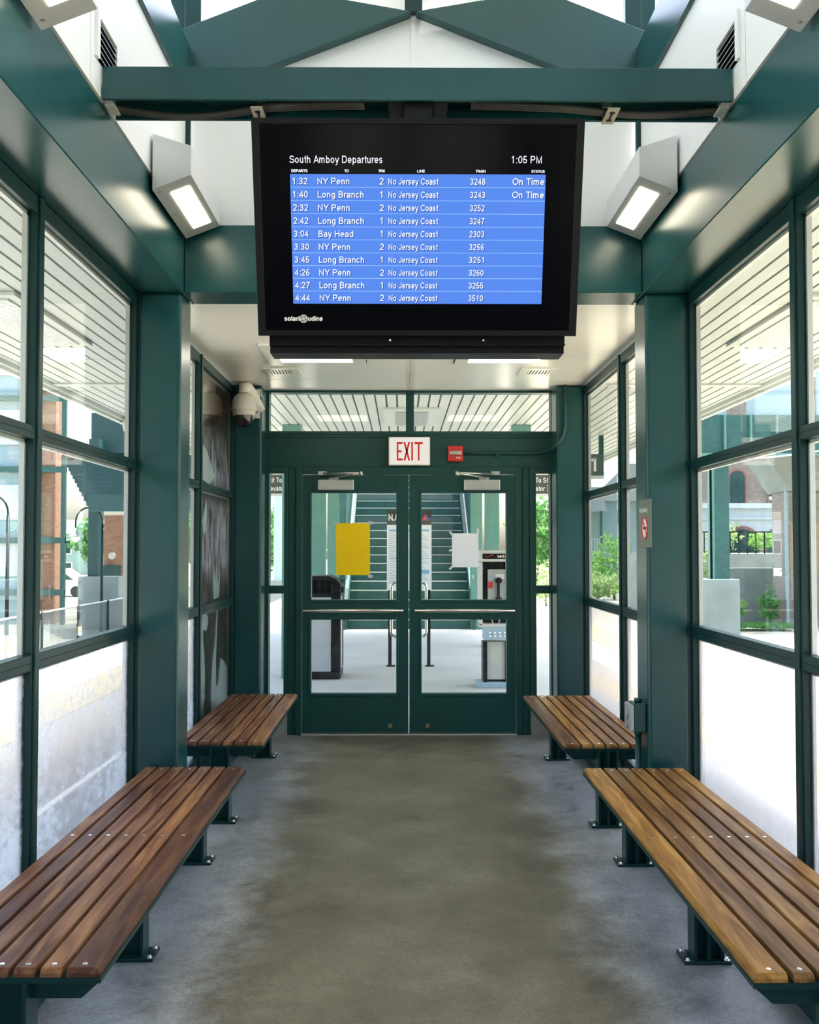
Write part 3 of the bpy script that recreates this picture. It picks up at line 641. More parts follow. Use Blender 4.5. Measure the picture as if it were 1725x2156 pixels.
for sx, s_ in ((-1, 'track side'), (1, 'gravel side')):
    side_window(sx, 0.98, 2.36, s_ + ' window bay beside the photographer')
    side_window(sx, -0.42, 0.96, s_ + ' window bay behind the photographer')
    side_window(sx, -1.82, -0.44, s_ + ' window bay second behind the photographer')
    side_window(sx, -3.2, -1.84, s_ + ' window bay at the back of the shelter')
    side_window(sx, 2.36, 3.745, s_ + ' window bay at the near end of the long bench')
    side_window(sx, 3.765, 5.15, s_ + ' window bay before the first column')
    side_window(sx, 5.405, 6.775, s_ + ' window bay just past the first column')
    side_window(sx, 6.83, 8.15, s_ + ' window bay beside the doors', etched=(sx > 0))
    struct(box('trim_%d8' % (3+sx), 'green_frame', None, sx*1.380, sx*1.455, 5.151, 5.404, 0.0, 2.828), 'green filler between the column and the windows', 'trim')
    struct(box('trim_%d9' % (3+sx), 'green_frame', None, sx*1.390, sx*1.455, 8.151, 8.55, 0.0, 2.84), 'green filler behind the corner column', 'trim')
    for k, yy in enumerate((2.36, 3.755, 6.80, 0.97, -0.43, -1.83)):
        struct(box('trim_%d%d' % (3+sx, k), 'green_frame', None, sx*1.390, sx*1.455, yy-0.022, yy+0.022, 0.10, 2.828, 0.003), 'upright green mullion between window bays', 'trim')

# back wall behind the photographer
w = MB().box(-1.5, 1.5, YB-0.12, YB, 2.82, 3.2).box(-1.2, 1.2, YB-0.12, YB, 3.2, 4.9).box(-1.5, -0.95, YB-0.12, YB, 0, 2.82).box(0.95, 1.5, YB-0.12, YB, 0, 2.82).box(-0.95, 0.95, YB-0.12, YB, 2.15, 2.5).box(-0.95, 0.95, YB-0.12, YB, 0, 0.33).box(-0.95, 0.95, YB-0.12, YB, 0.95, 1.1).box(-0.1, 0.1, YB-0.12, YB, 0.33, 2.15)
struct(w.build('wall_back', 'green_door'), 'green back wall of the shelter with glazed doors', 'wall')
t = struct(thing('window_40', (0, YB-0.06, 0.4), 'glazing of the back wall', 'window'))
for (za, zb) in ((0.33, 0.95), (1.1, 2.15), (2.5, 2.82)): box('pane', 'glass_door', t, -0.95, 0.95, YB-0.06, YB-0.05, za, zb)

# ------------------------------------------------------------------ door wall
DY0, DY1 = 8.43, 8.55
t = struct(thing('window_41', (0, 8.49, 2.49), 'two-pane transom window above the doors', 'window'))
f = MB().box(-1.40, 1.40, DY0, DY1, 2.822, 2.842).box(-1.40, 1.40, DY0, DY1, 2.470, 2.502)
for (a, b_) in ((-1.40, -1.158), (-0.025, 0.042), (1.177, 1.40)): f.box(a, b_, DY0, DY1, 2.502, 2.822)
f.build('window_frame', 'green_door', t, 0.003)
box('pane', 'glass_door', t, -1.158, -0.025, 8.50, 8.506, 2.502, 2.822); box('pane', 'glass_door', t, 0.042, 1.177, 8.50, 8.506, 2.502, 2.822)
w = MB().box(-1.40, 1.40, DY0+0.02, DY1, 2.205, 2.470)
w.box(-1.18, 1.19, DY0+0.004, DY0+0.02, 2.452, 2.470).box(-1.18, 1.19, DY0+0.004, DY0+0.02, 2.195, 2.205).box(-1.18, 1.19, DY0+0.004, DY0+0.02, 2.474, 2.48)
struct(w.build('wall_door', 'green_door', None, 0.002), 'dark green header panel above the doors', 'wall')
for sx, k, nm in ((-1, 42, 'narrow sidelight window next to the door nearer the track'), (1, 43, 'narrow sidelight window next to the door nearer the gravel')):
    t = struct(thing('window_%d' % k, (sx*1.1, 8.49, 0.05), nm, 'window'))
    a, b_ = (1.155, 1.031) if sx < 0 else (1.171, 1.052)
    f = MB().box(sx*1.40, sx*a, DY0, DY1, 0.0, 2.205).box(sx*b_, sx*1.0, DY0, DY1, 0.22, 2.205)
    f.box(sx*a, sx*b_, DY0, DY1, 2.150, 2.205).box(sx*a, sx*b_, DY0, DY1, 1.160, 1.225).box(sx*a, sx*b_, DY0, DY1, 0.22, 0.30)
    f.build('window_frame', 'green_door', t, 0.003)
    box('pane', 'glass_door', t, sx*a, sx*b_, 8.50, 8.506, 1.225, 2.150); box('pane', 'glass_door', t, sx*a, sx*b_, 8.50, 8.506, 0.30, 1.160)
    box('curb', 'curb_concrete', t, sx*1.40, sx*1.0, DY0-0.03, DY1, 0.0, 0.22)
f = MB()
for sx in (-1, 1):
    f.box(sx*0.885, sx*0.935, DY0+0.0, DY1, 0.0, 2.205).box(sx*0.940, sx*1.0, DY0+0.02, DY1, 0.0, 2.205)
f.box(-0.885, 0.885, DY0, DY1, 2.145, 2.205)
o = f.build('trim_door_frame', 'green_door', None, 0.004); struct(o, 'dark green steel frame around the double doors', 'door frame')
struct(box('trim_threshold', 'aluminium', None, -0.885, 0.885, 8.40, 8.55, 0.0, 0.014, 0.004), 'pale metal threshold under the doors', 'threshold')

def door(k, sx):
    nm = 'carrying the yellow notice' if sx < 0 else 'carrying the white notice'
    t = struct(thing('door_%d' % k, (sx*0.44, 8.49, 0.014), 'dark green glazed steel door ' + nm, 'door'))
    xi, xo = sx*0.004, sx*0.880; gi, go = sx*0.105, sx*0.805; ya, yb_ = 8.455, 8.515
    f = MB().box(xi, gi, ya, yb_, 0.018, 2.140).box(go, xo, ya, yb_, 0.018, 2.140)
    f.box(gi, go, ya, yb_, 1.990, 2.140).box(gi, go, ya, yb_, 0.944, 1.108).box(gi, go, ya, yb_, 0.018, 0.338)
    f.build('door_leaf', 'green_door', t, 0.002)
    bd = MB()
    for (za, zb) in ((1.108, 1.990), (0.338, 0.944)):
        x0, x1 = min(gi, go), max(gi, go)
        for (p0, p1, q0, q1) in ((x0-0.022, x0, za-0.022, zb+0.022), (x1, x1+0.022, za-0.022, zb+0.022), (x0, x1, zb, zb+0.022), (x0, x1, za-0.022, za)):
            bd.box(p0, p1, ya-0.008, ya, q0, q1)
    bd.build('glazing_bead', 'green_door', t, 0.003)
    box('pane', 'glass_door', t, gi, go, 8.482, 8.488, 1.108, 1.990); box('pane', 'glass_door', t, gi, go, 8.482, 8.488, 0.338, 0.944)
    pb = MB().cyl((sx*0.045, 8.36, 1.022), (sx*0.868, 8.36, 1.022), 0.0135, 14)
    pb.box(sx*0.045, sx*0.075, 8.36, ya-0.001, 1.010, 1.034).box(sx*0.838, sx*0.868, 8.36, ya-0.001, 1.010, 1.034)
    pb.build('push_bar', 'chrome', t, 0.003)
    hp = [(sx*0.075, 8.52, 1.235)]
    for a in range(0, 91, 15): hp.append((sx*(0.105+0.035*math.sin(R(a))), 8.56+0.03*math.sin(R(a)), 1.235-0.035+0.035*math.cos(R(a))))
    zl = 0.80
    hp = [(sx*0.075, 8.52, 1.25), (sx*0.095, 8.575, 1.25), (sx*0.125, 8.58, 1.245), (sx*0.143, 8.58, 1.225), (sx*0.147, 8.58, 1.20), (sx*0.147, 8.58, 0.84), (sx*0.143, 8.58, 0.815), (sx*0.125, 8.58, 0.797), (sx*0.095, 8.575, 0.79), (sx*0.075, 8.52, 0.79)]
    MB().tube(hp, 0.012, 12).build('pull_handle', 'chrome', t)
    cl = box('door_closer', 'aluminium', t, sx*0.453, sx*0.752, ya-0.062, ya, 2.012, 2.098, 0.006)
    arm = MB().box(sx*0.58, sx*0.66, ya-0.05, ya-0.03, 2.098, 2.118).tube([(sx*0.66, ya-0.04, 2.112), (sx*0.47, ya-0.17, 2.133), (sx*0.39, ya-0.20, 2.133)], 0.008, 8).tube([(sx*0.39, ya-0.20, 2.142), (sx*0.73, ya-0.028, 2.150)], 0.008, 8)
    arm.box(sx*0.68, sx*0.75, ya-0.045, ya-0.024, 2.138, 2.168).cyl((sx*0.39, ya-0.2, 2.12), (sx*0.39, ya-0.2, 2.155), 0.016, 12)
    arm.build('closer_arm', 'aluminium', t)
    MB().cyl((sx*0.153, ya-0.014, 0.075), (sx*0.153, ya, 0.075), 0.019, 16).build('foot_bolt', 'brass', t)
    return t
door(1, -1); door(2, 1)

# ------------------------------------------------------------------ benches
SL = [(0.0, 0.086)]
x = 0.086
for i in range(5): SL.append((x+0.015, x+0.068)); x += 0.068
SL.append((x+0.015, 0.490))
def make_bench(length, supports, wood, label):
    """local: inner edge at x=0, wall side at +x, near end at y=0"""
    t = thing('bench', (0, 0, 0), label, 'bench', 'wooden benches along the shelter walls')
    zt, zb = 0.450, 0.4275
    random.seed(int(length*100))
    for i, (a, b) in enumerate(SL):
        s = MB(); c = 0.011; ci = 0.012 if i == 0 else 0.0
        s.bm.free(); s.bm = bmesh.new()
        lo = [(a, 0, zb), (b, 0, zb), (b, length, zb), (a, length, zb)]
        md = [(a, 0, zb+0.011), (b, 0, zb+0.011), (b, length, zb+0.011), (a, length, zb+0.011)]
        hi = [(a+ci, c, zt), (b, c, zt), (b, length-c, zt), (a+ci, length-c, zt)]
        V = [[s.bm.verts.new(p) for p in ring] for ring in (lo, md, hi)]
        s.bm.faces.new(V[0][::-1]); s.bm.faces.new(V[2])
        for A, B in ((0, 1), (1, 2)):
            for k in range(4): s.bm.faces.new([V[A][k], V[A][(k+1) % 4], V[B][(k+1) % 4], V[B][k]])
        sl = s.build('slat', wood, t, 0.0012, 1)
        for y in supports:
            MB().cyl(((a+b)/2+ci*0.4, y, zt-0.004), ((a+b)/2+ci*0.4, y, zt+0.0012), 0.0065, 10).build('screw', 'chrome', sl)
    fr = MB().box(-0.002, 0.008, 0.0, length, 0.413, 0.427).box(0.482, 0.492, 0, length, 0.413, 0.427)
    fr.box(0.008, 0.482, 0.0, 0.012, 0.413, 0.427).box(0.008, 0.482, length-0.012, length, 0.413, 0.427)
    fr.build('seat_rim', 'green_frame', t)
    for y in supports:
        arm = MB().prism([(0.010, 0.413), (0.482, 0.413), (0.482, 0.404), (0.435, 0.364), (0.055, 0.364), (0.010, 0.404)], 'Y', y-0.008, y+0.008)
        arm.box(0.010, 0.482, y-0.03, y+0.03, 0.413, 0.4265)
        arm.build('support_arm', 'green_frame', t, 0.002)
        po = MB().box(0.185, 0.197, y-0.045, y+0.045, 0.012, 0.413).box(0.285, 0.297, y-0.045, y+0.045, 0.012, 0.413).box(0.197, 0.285, y-0.006, y+0.006, 0.012, 0.413)
        po.box(0.234, 0.248, y-0.045, y-0.006, 0.012, 0.413)
        po.build('post', 'green_frame', t, 0.002)
        bp = box('base_plate', 'green_frame', t, 0.145, 0.320, y-0.060, y+0.060, 0.0, 0.012, 0.002)
        for bx in (0.160, 0.305):
            for dy in (-0.045, 0.045): MB().cyl((bx, y+dy, 0.012), (bx, y+dy, 0.022), 0.006, 8).cyl((bx, y+dy, 0.012), (bx, y+dy, 0.0145), 0.011, 12).build('bolt', 'chrome', bp)
    return t
def place(t, sx, y):
    t.location = (sx*0.836, y, 0)
    if sx < 0:
        t.rotation_euler = (0, 0, math.pi)
        t.location = (-0.836, y, 0)
L_LONG, L_SHORT = 2.45, 1.90
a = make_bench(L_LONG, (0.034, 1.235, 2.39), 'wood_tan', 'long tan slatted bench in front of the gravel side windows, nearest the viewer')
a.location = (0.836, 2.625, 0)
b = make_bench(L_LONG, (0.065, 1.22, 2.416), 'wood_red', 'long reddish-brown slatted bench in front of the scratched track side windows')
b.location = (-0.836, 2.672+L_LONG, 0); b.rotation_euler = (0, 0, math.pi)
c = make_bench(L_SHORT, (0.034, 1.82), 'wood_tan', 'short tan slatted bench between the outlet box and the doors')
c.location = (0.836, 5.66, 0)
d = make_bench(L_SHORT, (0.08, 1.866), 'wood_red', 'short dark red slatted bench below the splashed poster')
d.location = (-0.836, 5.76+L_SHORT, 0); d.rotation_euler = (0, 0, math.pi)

# ------------------------------------------------------------------ departure screen
A0 = Vector((0, 3.89, 2.345)); B0 = Vector((0, 3.665, 3.10)); U0 = (B0-A0).normalized(); N0 = Vector((1, 0, 0)).cross(U0).normalized()   # N0 faces the viewer
if N0.y > 0: N0 = -N0
def SP(x, u, d=0.0): return A0 + Vector((1, 0, 0))*x + U0*u + N0*d
def SM(x, u, d): # matrix of the screen plane at x,u
    M = Matrix((Vector((1, 0, 0)), U0, N0)).transposed().to_4x4(); M.translation = SP(x, u, d); return M
def slab(mb, x0, x1, u0, u1, d0, d1):
    return mb.hexa([SP(x0, u0, d0), SP(x1, u0, d0), SP(x1, u1, d0), SP(x0, u1, d0), SP(x0, u0, d1), SP(x1, u0, d1), SP(x1, u1, d1), SP(x0, u1, d1)])
tv = thing('departure_screen', (0, 3.80, 2.30), 'black hanging departure screen with blue train timetable', 'departure screen')
H = 0.785
cs = MB(); slab(cs, -0.575, 0.575, 0.02, H-0.03, -0.12, -0.02)
for (x0, x1, u0, u1) in ((-0.609, -0.580, 0, H), (0.580, 0.609, 0, H), (-0.580, 0.580, H-0.022, H), (-0.580, 0.580, 0, 0.022)):
    slab(cs, x0, x1, u0, u1, -0.02, 0.004)
slab(cs, -0.580, 0.580, 0.022, H-0.022, -0.019, -0.004)
cs.build('casing', 'black_plastic', tv, 0.002)
g = MB(); slab(g, -0.5795, 0.5795, 0.0225, H-0.0225, -0.003, 0.0); g.build('screen_glass', 'screen_black', tv)
rb = MB().box(-0.572, 0.572, 3.93, 4.09, 2.315, 2.70).box(-0.572, 0.572, 3.95, 4.08, 2.29, 2.315)
rb.hexa([(-0.572, 3.905, 2.36), (0.572, 3.905, 2.36), (0.572, 3.93, 2.40), (-0.572, 3.93, 2.40), (-0.572, 3.905, 2.365), (0.572, 3.905, 2.365), (0.572, 3.93, 2.41), (-0.572, 3.93, 2.41)])
rb.build('rear_housing', 'black_plastic', tv, 0.006)
dp = MB(); slab(dp, -0.472, 0.472, 0.121, 0.590, 0.0008, 0.0022); dp.build('timetable_panel', 'screen_blue', tv)
ln = MB()
RH = (0.590-0.121)/10
for i in range(1, 10):
    u = 0.590-RH*i; slab(ln, -0.472, 0.472, u-0.0008, u+0.0008, 0.0022, 0.0026)
ln.build('row_lines', 'screen_line', tv)
ti = MB()
ti.text('South Amboy Departures', 0.035, SM(-0.4726, 0.6286, 0.002), 0.341, bold=0.0)
ti.build('title_text', 'screen_text', tv); ti = MB()
ti.text('1:05 PM', 0.035, SM(0.3437, 0.6295, 0.002), 0.112, bold=0.0)
ti.build('clock_text', 'screen_text', tv)
hd = MB()
for body, x, w_ in (('DEPARTS', -0.467, 0.060), ('TO', -0.272, 0.017), ('TRK', -0.147, 0.026), ('LINE', -0.003, 0.029), ('TRAIN', 0.2115, 0.038), ('STATUS', 0.418, 0.050)):
    hd.text(body, 0.0125, SM(x, 0.5965, 0.002), w_, bold=0.0005)
hd.build('column_headings', 'screen_text', tv)
rows = [('1:32', 'NY Penn', '2', '3248', 'On Time'), ('1:40', 'Long Branch', '1', '3243', 'On Time'), ('2:32', 'NY Penn', '2', '3252', ''), ('2:42', 'Long Branch', '1', '3247', ''),
        ('3:04', 'Bay Head', '1', '2303', ''), ('3:30', 'NY Penn', '2', '3256', ''), ('3:45', 'Long Branch', '1', '3251', ''), ('4:26', 'NY Penn', '2', '3260', ''), ('4:27', 'Long Branch', '1', '3255', ''), ('4:44', 'NY Penn', '2', '3510', '')]
wid = {'NY Penn': 0.1175, 'Long Branch': 0.1695, 'Bay Head': 0.130}
for i, (dep, to, trk, tr_, st) in enumerate(rows):
    u = 0.590-RH*(i+1)+0.0105
    for body, x, size, w_ in ((dep, -0.4635, 0.0315, 0.056), (to, -0.3712, 0.0315, wid[to]), (trk, -0.1420, 0.0315, None), ('No Jersey Coast', -0.1095, 0.0300, 0.186), (tr_, 0.1928, 0.0300, 0.056), (st, 0.3493, 0.0315, 0.118)):
        if not body: continue
        e = MB().text(body, size, SM(x, u, 0.0040), w_, depth=0.0003, bold=0.00025).build('table_entry', 'screen_text_blue', tv)
        MB().text(body, size, SM(x+0.0026, u-0.0022, 0.0027), w_, depth=0.0003, bold=0.0003).build('entry_shadow', 'screen_shadow', e)
lg = MB()
lg.text('solari', 0.0235, SM(-0.508, 0.057, 0.001), 0.058, bold=0.0010); lg.text('udine', 0.0235, SM(-0.4175, 0.057, 0.001), 0.056, bold=0.0010)
lg.build('maker_name', 'white_paint', tv)
oc = MB(); oct_ = []
cx_, cu_, r_ = -0.4343, 0.0645, 0.0165
def ring(pts, d0, d1, mb):
    lo = [mb.bm.verts.new(SP(x, u, d0)) for x, u in pts]; hi = [mb.bm.verts.new(SP(x, u, d1)) for x, u in pts]
    mb.bm.faces.new(lo[::-1]); mb.bm.faces.new(hi)
    for i in range(len(pts)): mb.bm.faces.new([lo[i], lo[(i+1) % len(pts)], hi[(i+1) % len(pts)], hi[i]])
ring([(cx_+r_*math.cos(R(22.5+45*k)), cu_+r_*math.sin(R(22.5+45*k))) for k in range(8)], 0.0004, 0.0012, oc)
oc.build('octagon_mark', 'lamp_body', tv)
oc = MB()
for k in range(4):
    a = R(90*k)
    pts = [(0.004, 0.0105), (0.0105, 0.004), (0.005, 0.0045), (-0.003, 0.0095)]
    ring([(cx_+x*math.cos(a)-u*math.sin(a), cu_+x*math.sin(a)+u*math.cos(a)) for x, u in pts], 0.0013, 0.0017, oc)
oc.build('octagon_blades', 'grey_cable', tv)
mt = MB().box(-0.052, 0.052, 3.715, 3.85, 3.03, 3.222).box(-0.105, -0.06, 3.70, 3.85, 3.168, 3.180).box(0.06, 0.11, 3.70, 3.85, 3.168, 3.180).box(-0.11, 0.11, 3.73, 3.86, 3.180, 3.215)
mt.build('ceiling_mount', 'black_metal', tv)
sc_ = MB()
for x in (-0.105, 0.255): sc_.cyl((x, 3.905, 2.332), (x, 3.928, 2.335), 0.004, 8)
sc_.build('screw', 'chrome', tv)

# cables and clips on the channel
for sx, nm in ((-1, 'sagging below the channel on the track side'), (1, 'sagging below the channel on the gravel side')):
    t = thing('cable_bundle', (sx*0.8, 3.78, 3.15), 'dark grey cable bundle ' + nm, 'cable', 'cables on the channel')
    for k in range(2):
        pts = []
        for i in range(25):
            q = i/24; xx = 1.15-q*0.95
            zz = 3.180 - (0.030 if k == 0 else 0.026)*math.sin(min(1, q/0.62)*math.pi)**1.2*(1.0 if sx < 0 else 0.55) + 0.012*q
            pts.append((sx*xx, 3.775+0.022*k+0.012*math.sin(q*5), zz))
        MB().tube(pts, 0.011, 10).build('cable', 'grey_cable', t)
    t = thing('cable_clip', (sx*0.59, 3.78, 3.15), 'small slotted metal strut clip hanging from the channel ' + ('by the track side cable' if sx < 0 else 'by the gravel side cable'), 'clip', 'strut clips on the channel')
    x = -0.597 if sx < 0 else 0.727
    t.location.x = x
    box('clip_plate', 'clip_metal', t, x-0.022, x+0.022, 3.715, 3.855, 3.156, 3.1605)
    s_ = MB().cyl((x, 3.752, 3.1545), (x, 3.752, 3.1558), 0.011, 12).cyl((x, 3.818, 3.1545), (x, 3.818, 3.1558), 0.011, 12).box(x-0.004, x+0.004, 3.752, 3.818, 3.1546, 3.1557)
    s_.build('slot', 'black_metal', t)
    box('clip_stem', 'clip_metal', t, x-0.018, x+0.018, 3.85, 3.854, 3.1605, 3.222)
    tag(box('wall_bracket', 'lamp_body', None, sx*1.120, sx*1.154, 3.715, 3.80, 3.160, 3.170), 'pale bracket where the cable leaves the channel, ' + ('track side' if sx < 0 else 'gravel side'), 'bracket', 'cable brackets')

# ------------------------------------------------------------------ wedge wall lights
def wedge(sx, y0, y1, label):
    t = thing('wall_light', (sx*1.14, (y0+y1)/2, 3.09), label, 'wall light', 'wedge wall lights on the beams')
    P = [(1.150, 3.093), (0.980, 3.160), (0.980, 3.290), (1.150, 3.345)]
    MB().prism([(sx*x, z) for x, z in P], 'Y', y0, y1).build('lamp_body', 'lamp_body', t, 0.003)
    # underside: from back-bottom to front-bottom
    b = Vector((sx*1.150, 0, 3.093)); f = Vector((sx*0.980, 0, 3.160)); e = (f-b); n = Vector((-e.z*sx*-1, 0, 0))
    n = Vector((e.z, 0, -e.x)).normalized()
    if n.z > 0: n = -n
    def Q(s, y, d): v = b + e*s + n*d; return (v.x, y, v.z)
    m = MB().hexa([Q(0.34, y0+0.10, 0.0005), Q(0.84, y0+0.10, 0.0005), Q(0.84, y1-0.10, 0.0005), Q(0.34, y1-0.10, 0.0005), Q(0.34, y0+0.10, 0.003), Q(0.84, y0+0.10, 0.003), Q(0.84, y1-0.10, 0.003), Q(0.34, y1-0.10, 0.003)])
    m.build('lens', 'lens_warm', t)
    for yy in (y0+0.05, (y0+y1)/2, y1-0.05):
        MB().cyl(Q(0.14, yy, 0.0), Q(0.14, yy, 0.003), 0.006, 10).build('screw', 'grey_steel', t)
    return t
wedge(-1, 4.41, 5.115, 'white wedge wall light left of the departure screen')
wedge(1, 4.41, 5.115, 'white wedge wall light right of the departure screen')
wedge(-1, 2.33, 3.04, 'white wedge wall light nearest the viewer over the track side beam')
wedge(1, 2.33, 3.035, 'white wedge wall light nearest the viewer over the gravel side beam')
# upper wall vents
for sx in (-1, 1):
    t = thing('wall_vent', (sx*1.15, 3.74, 3.2), 'white louvred vent on the upper ' + ('track side' if sx < 0 else 'gravel side') + ' wall above the channel', 'vent', 'upper wall vents')
    f = MB(); x0, x1 = sx*1.148, sx*1.1595
    ya, yb_, za, zb = 3.605, 3.875, 3.296, 3.475
    f.box(x0, x1, ya, ya+0.028, za, zb).box(x0, x1, yb_-0.028, yb_, za, zb).box(x0, x1, ya+0.028, yb_-0.028, zb-0.03, zb)
    f.build('frame', 'white_panel', t)
    lv = MB()
    for k in range(6):
        z = za+0.004+k*0.024; lv.hexa([(x0, ya+0.028, z), (x0, yb_-0.028, z), (x1, yb_-0.028, z+0.012), (x1, ya+0.028, z+0.012), (x0, ya+0.028, z+0.004), (x0, yb_-0.028, z+0.004), (x1, yb_-0.028, z+0.016), (x1, ya+0.028, z+0.016)])
    lv.build('louvres', 'grey_steel', t)
    box('duct_back', 'black_metal', t, sx*1.1575, sx*1.1597, ya+0.028, yb_-0.028, za, zb-0.03)

# vestibule ceiling lights and vents
for sx, nm in ((-1, 'toward the dome camera side'), (1, 'toward the conduit side')):
    t = thing('ceiling_light', (sx*0.64, 6.6, 2.83), 'rectangular ceiling light behind the departure screen, ' + nm, 'ceiling light', 'ceiling lights by the doors')
    f = MB(); x0, x1, y0, y1 = 0.312, 0.985, 6.50, 7.195
    for (a, b_, c_, d_) in ((x0, x0+0.089, y0, y1), (x1-0.089, x1, y0, y1), (x0+0.089, x1-0.089, y0, y0+0.089), (x0+0.089, x1-0.089, y1-0.089, y1)): f.box(sx*a, sx*b_, c_, d_, 2.828, 2.8415)
    f.build('frame', 'white_ceiling', t, 0.002)
    box('diffuser', 'lens_ceiling', t, sx*(x0+0.09), sx*(x1-0.09), y0+0.09, y1-0.09, 2.832, 2.8415)
    g = MB()
    for xx in (x0-0.006, x1+0.001): g.box(sx*xx, sx*(xx+0.005), y0, y1-0.02, 2.8385, 2.8415)
    g.build('shadow_gap', 'black_metal', t)
    t = thing('ceiling_vent', (sx*0.93, 7.5, 2.83), 'small white slotted ceiling vent ' + ('above the dome camera' if sx < 0 else 'above the alarm conduit'), 'vent', 'ceiling vents by the doors')
    x0, x1 = (0.81, 1.07); f = MB()
    f.box(sx*x0, sx*(x0+0.06), 7.36, 7.68, 2.832, 2.8415).box(sx*(x1-0.04), sx*x1, 7.36, 7.68, 2.832, 2.8415).box(sx*(x0+0.06), sx*(x1-0.04), 7.36, 7.42, 2.832, 2.8415).box(sx*(x0+0.06), sx*(x1-0.04), 7.60, 7.68, 2.832, 2.8415)
    f.build('frame', 'white_ceiling', t, 0.002)
    box('duct_back', 'black_metal', t, sx*(x0+0.06), sx*(x1-0.04), 7.42, 7.60, 2.8395, 2.8415)
    lv = MB()
    for k in range(7):
        xx = x0+0.066+k*0.0225; lv.box(sx*xx, sx*(xx+0.012), 7.42, 7.60, 2.833, 2.8395)
    lv.build('louvres', 'white_ceiling', t)

# ------------------------------------------------------------------ dome camera
t = thing('dome_camera', (-1.29, 7.95, 2.45), 'white dome security camera on a wall arm beside the poster window', 'security camera')
cx, cyy = -1.292, 7.95
MB().lathe([(0.0, 0.155), (0.035, 0.155), (0.052, 0.150), (0.078, 0.128), (0.092, 0.09), (0.096, 0.05), (0.100, 0.035), (0.100, 0.025), (0.092, 0.022), (0.087, -0.005), (0.083, -0.02), (0.0, -0.02)], (cx, cyy, 2.585), 36).build('housing', 'cream_plastic', t)
MB().lathe([(0.076, 0.0), (0.074, -0.03), (0.060, -0.063), (0.036, -0.083), (0.0, -0.09)], (cx, cyy, 2.566), 32).build('dome', 'dome_smoke', t)
pts = [(cx+0.10, 8.13, 2.63), (cx+0.07, 8.09, 2.70), (cx+0.045, 8.05, 2.76), (cx+0.02, 8.0, 2.795), (cx, 7.96, 2.79), (cx, 7.95, 2.74)]
MB().tube(pts, 0.043, 16).build('arm', 'cream_plastic', t)
box('mount_plate', 'cream_plastic', t, -1.285, -1.195, 8.115, 8.149, 2.57, 2.80, 0.004)
MB().tube([(-1.23, 8.13, 2.79), (-1.19, 8.13, 2.805), (-1.185, 8.13, 2.79), (-1.185, 8.13, 2.74)], 0.008, 8).build('lead', 'grey_steel', t)

# ------------------------------------------------------------------ exit sign, fire alarm, conduit
FM = lambda x, y, z: Matrix(((1, 0, 0, x), (0, 0, -1, y), (0, 1, 0, z), (0, 0, 0, 1)))      # text facing -Y
t = thing('exit_sign', (0.003, 8.43, 2.2), 'white EXIT sign with red letters above the double doors', 'exit sign')
box('sign_body', 'cream_plastic', t, -0.168, 0.174, 8.386, 8.4335, 2.215, 2.450, 0.004)
box('sign_face', 'exit_face', t, -0.160, 0.166, 8.3845, 8.3858, 2.223, 2.442)
ex = MB(); ya_, yb2 = 8.3832, 8.3844; zb_, zt_ = 2.254, 2.407; b_ = 0.0135
def bar(x0, z0, x1, z1, h=b_): ex.prism([(x0-h/2, z0), (x0+h/2, z0), (x1+h/2, z1), (x1-h/2, z1)], 'Y', ya_, yb2)
x = -0.101
bar(x+0.007, zb_, x+0.007, zt_)
for z0, w_ in ((zb_, 0.048), (zt_-0.018, 0.048), ((zb_+zt_)/2-0.009, 0.040)): ex.box(x+0.0138, x+w_, ya_, yb2, z0, z0+0.018)
x = -0.046; bar(x+0.008, zb_, x+0.048, zt_, 0.0155); bar(x+0.048, zb_, x+0.008, zt_, 0.0155)
bar(0.026, zb_, 0.026, zt_, 0.0145)
x = 0.046; ex.box(x, x+0.068, ya_, yb2, zt_-0.018, zt_); bar(x+0.034, zb_, x+0.034, zt_-0.018, 0.0145)
ex.build('lettering', 'red_print', t)
t = thing('fire_alarm', (0.383, 8.43, 2.25), 'square red fire alarm strobe right of the EXIT sign', 'fire alarm')
box('alarm_body', 'red_plastic', t, 0.320, 0.446, 8.388, 8.449, 2.249, 2.377, 0.008)
box('strobe', 'chrome', t, 0.334, 0.430, 8.374, 8.388, 2.300, 2.332, 0.004)
MB().text('FIRE', 0.021, FM(0.388, 8.3872, 2.269), 0.037, depth=0.0004, bold=0.0004).build('lettering', 'white_paint', t)
t = thing('alarm_conduit', (0.9, 8.43, 2.3), 'dark green conduit bending from the fire alarm up to the ceiling', 'conduit')
pts = [(0.446, 8.428, 2.318), (0.8, 8.428, 2.318), (1.03, 8.428, 2.318), (1.10, 8.40, 2.320), (1.145, 8.32, 2.325), (1.16, 8.20, 2.335), (1.175, 8.145, 2.352), (1.205, 8.130, 2.385), (1.232, 8.128, 2.43), (1.247, 8.128, 2.49), (1.25, 8.128, 2.56), (1.25, 8.128, 2.70), (1.25, 8.128, 2.841)]
MB().tube(pts, 0.013, 12).build('pipe', 'green_paint', t)
s_ = MB().box(0.72, 0.745, 8.41, 8.449, 2.285, 2.335).box(1.225, 1.30, 8.128, 8.149, 2.735, 2.755)
s_.build('pipe_strap', 'green_paint', t)

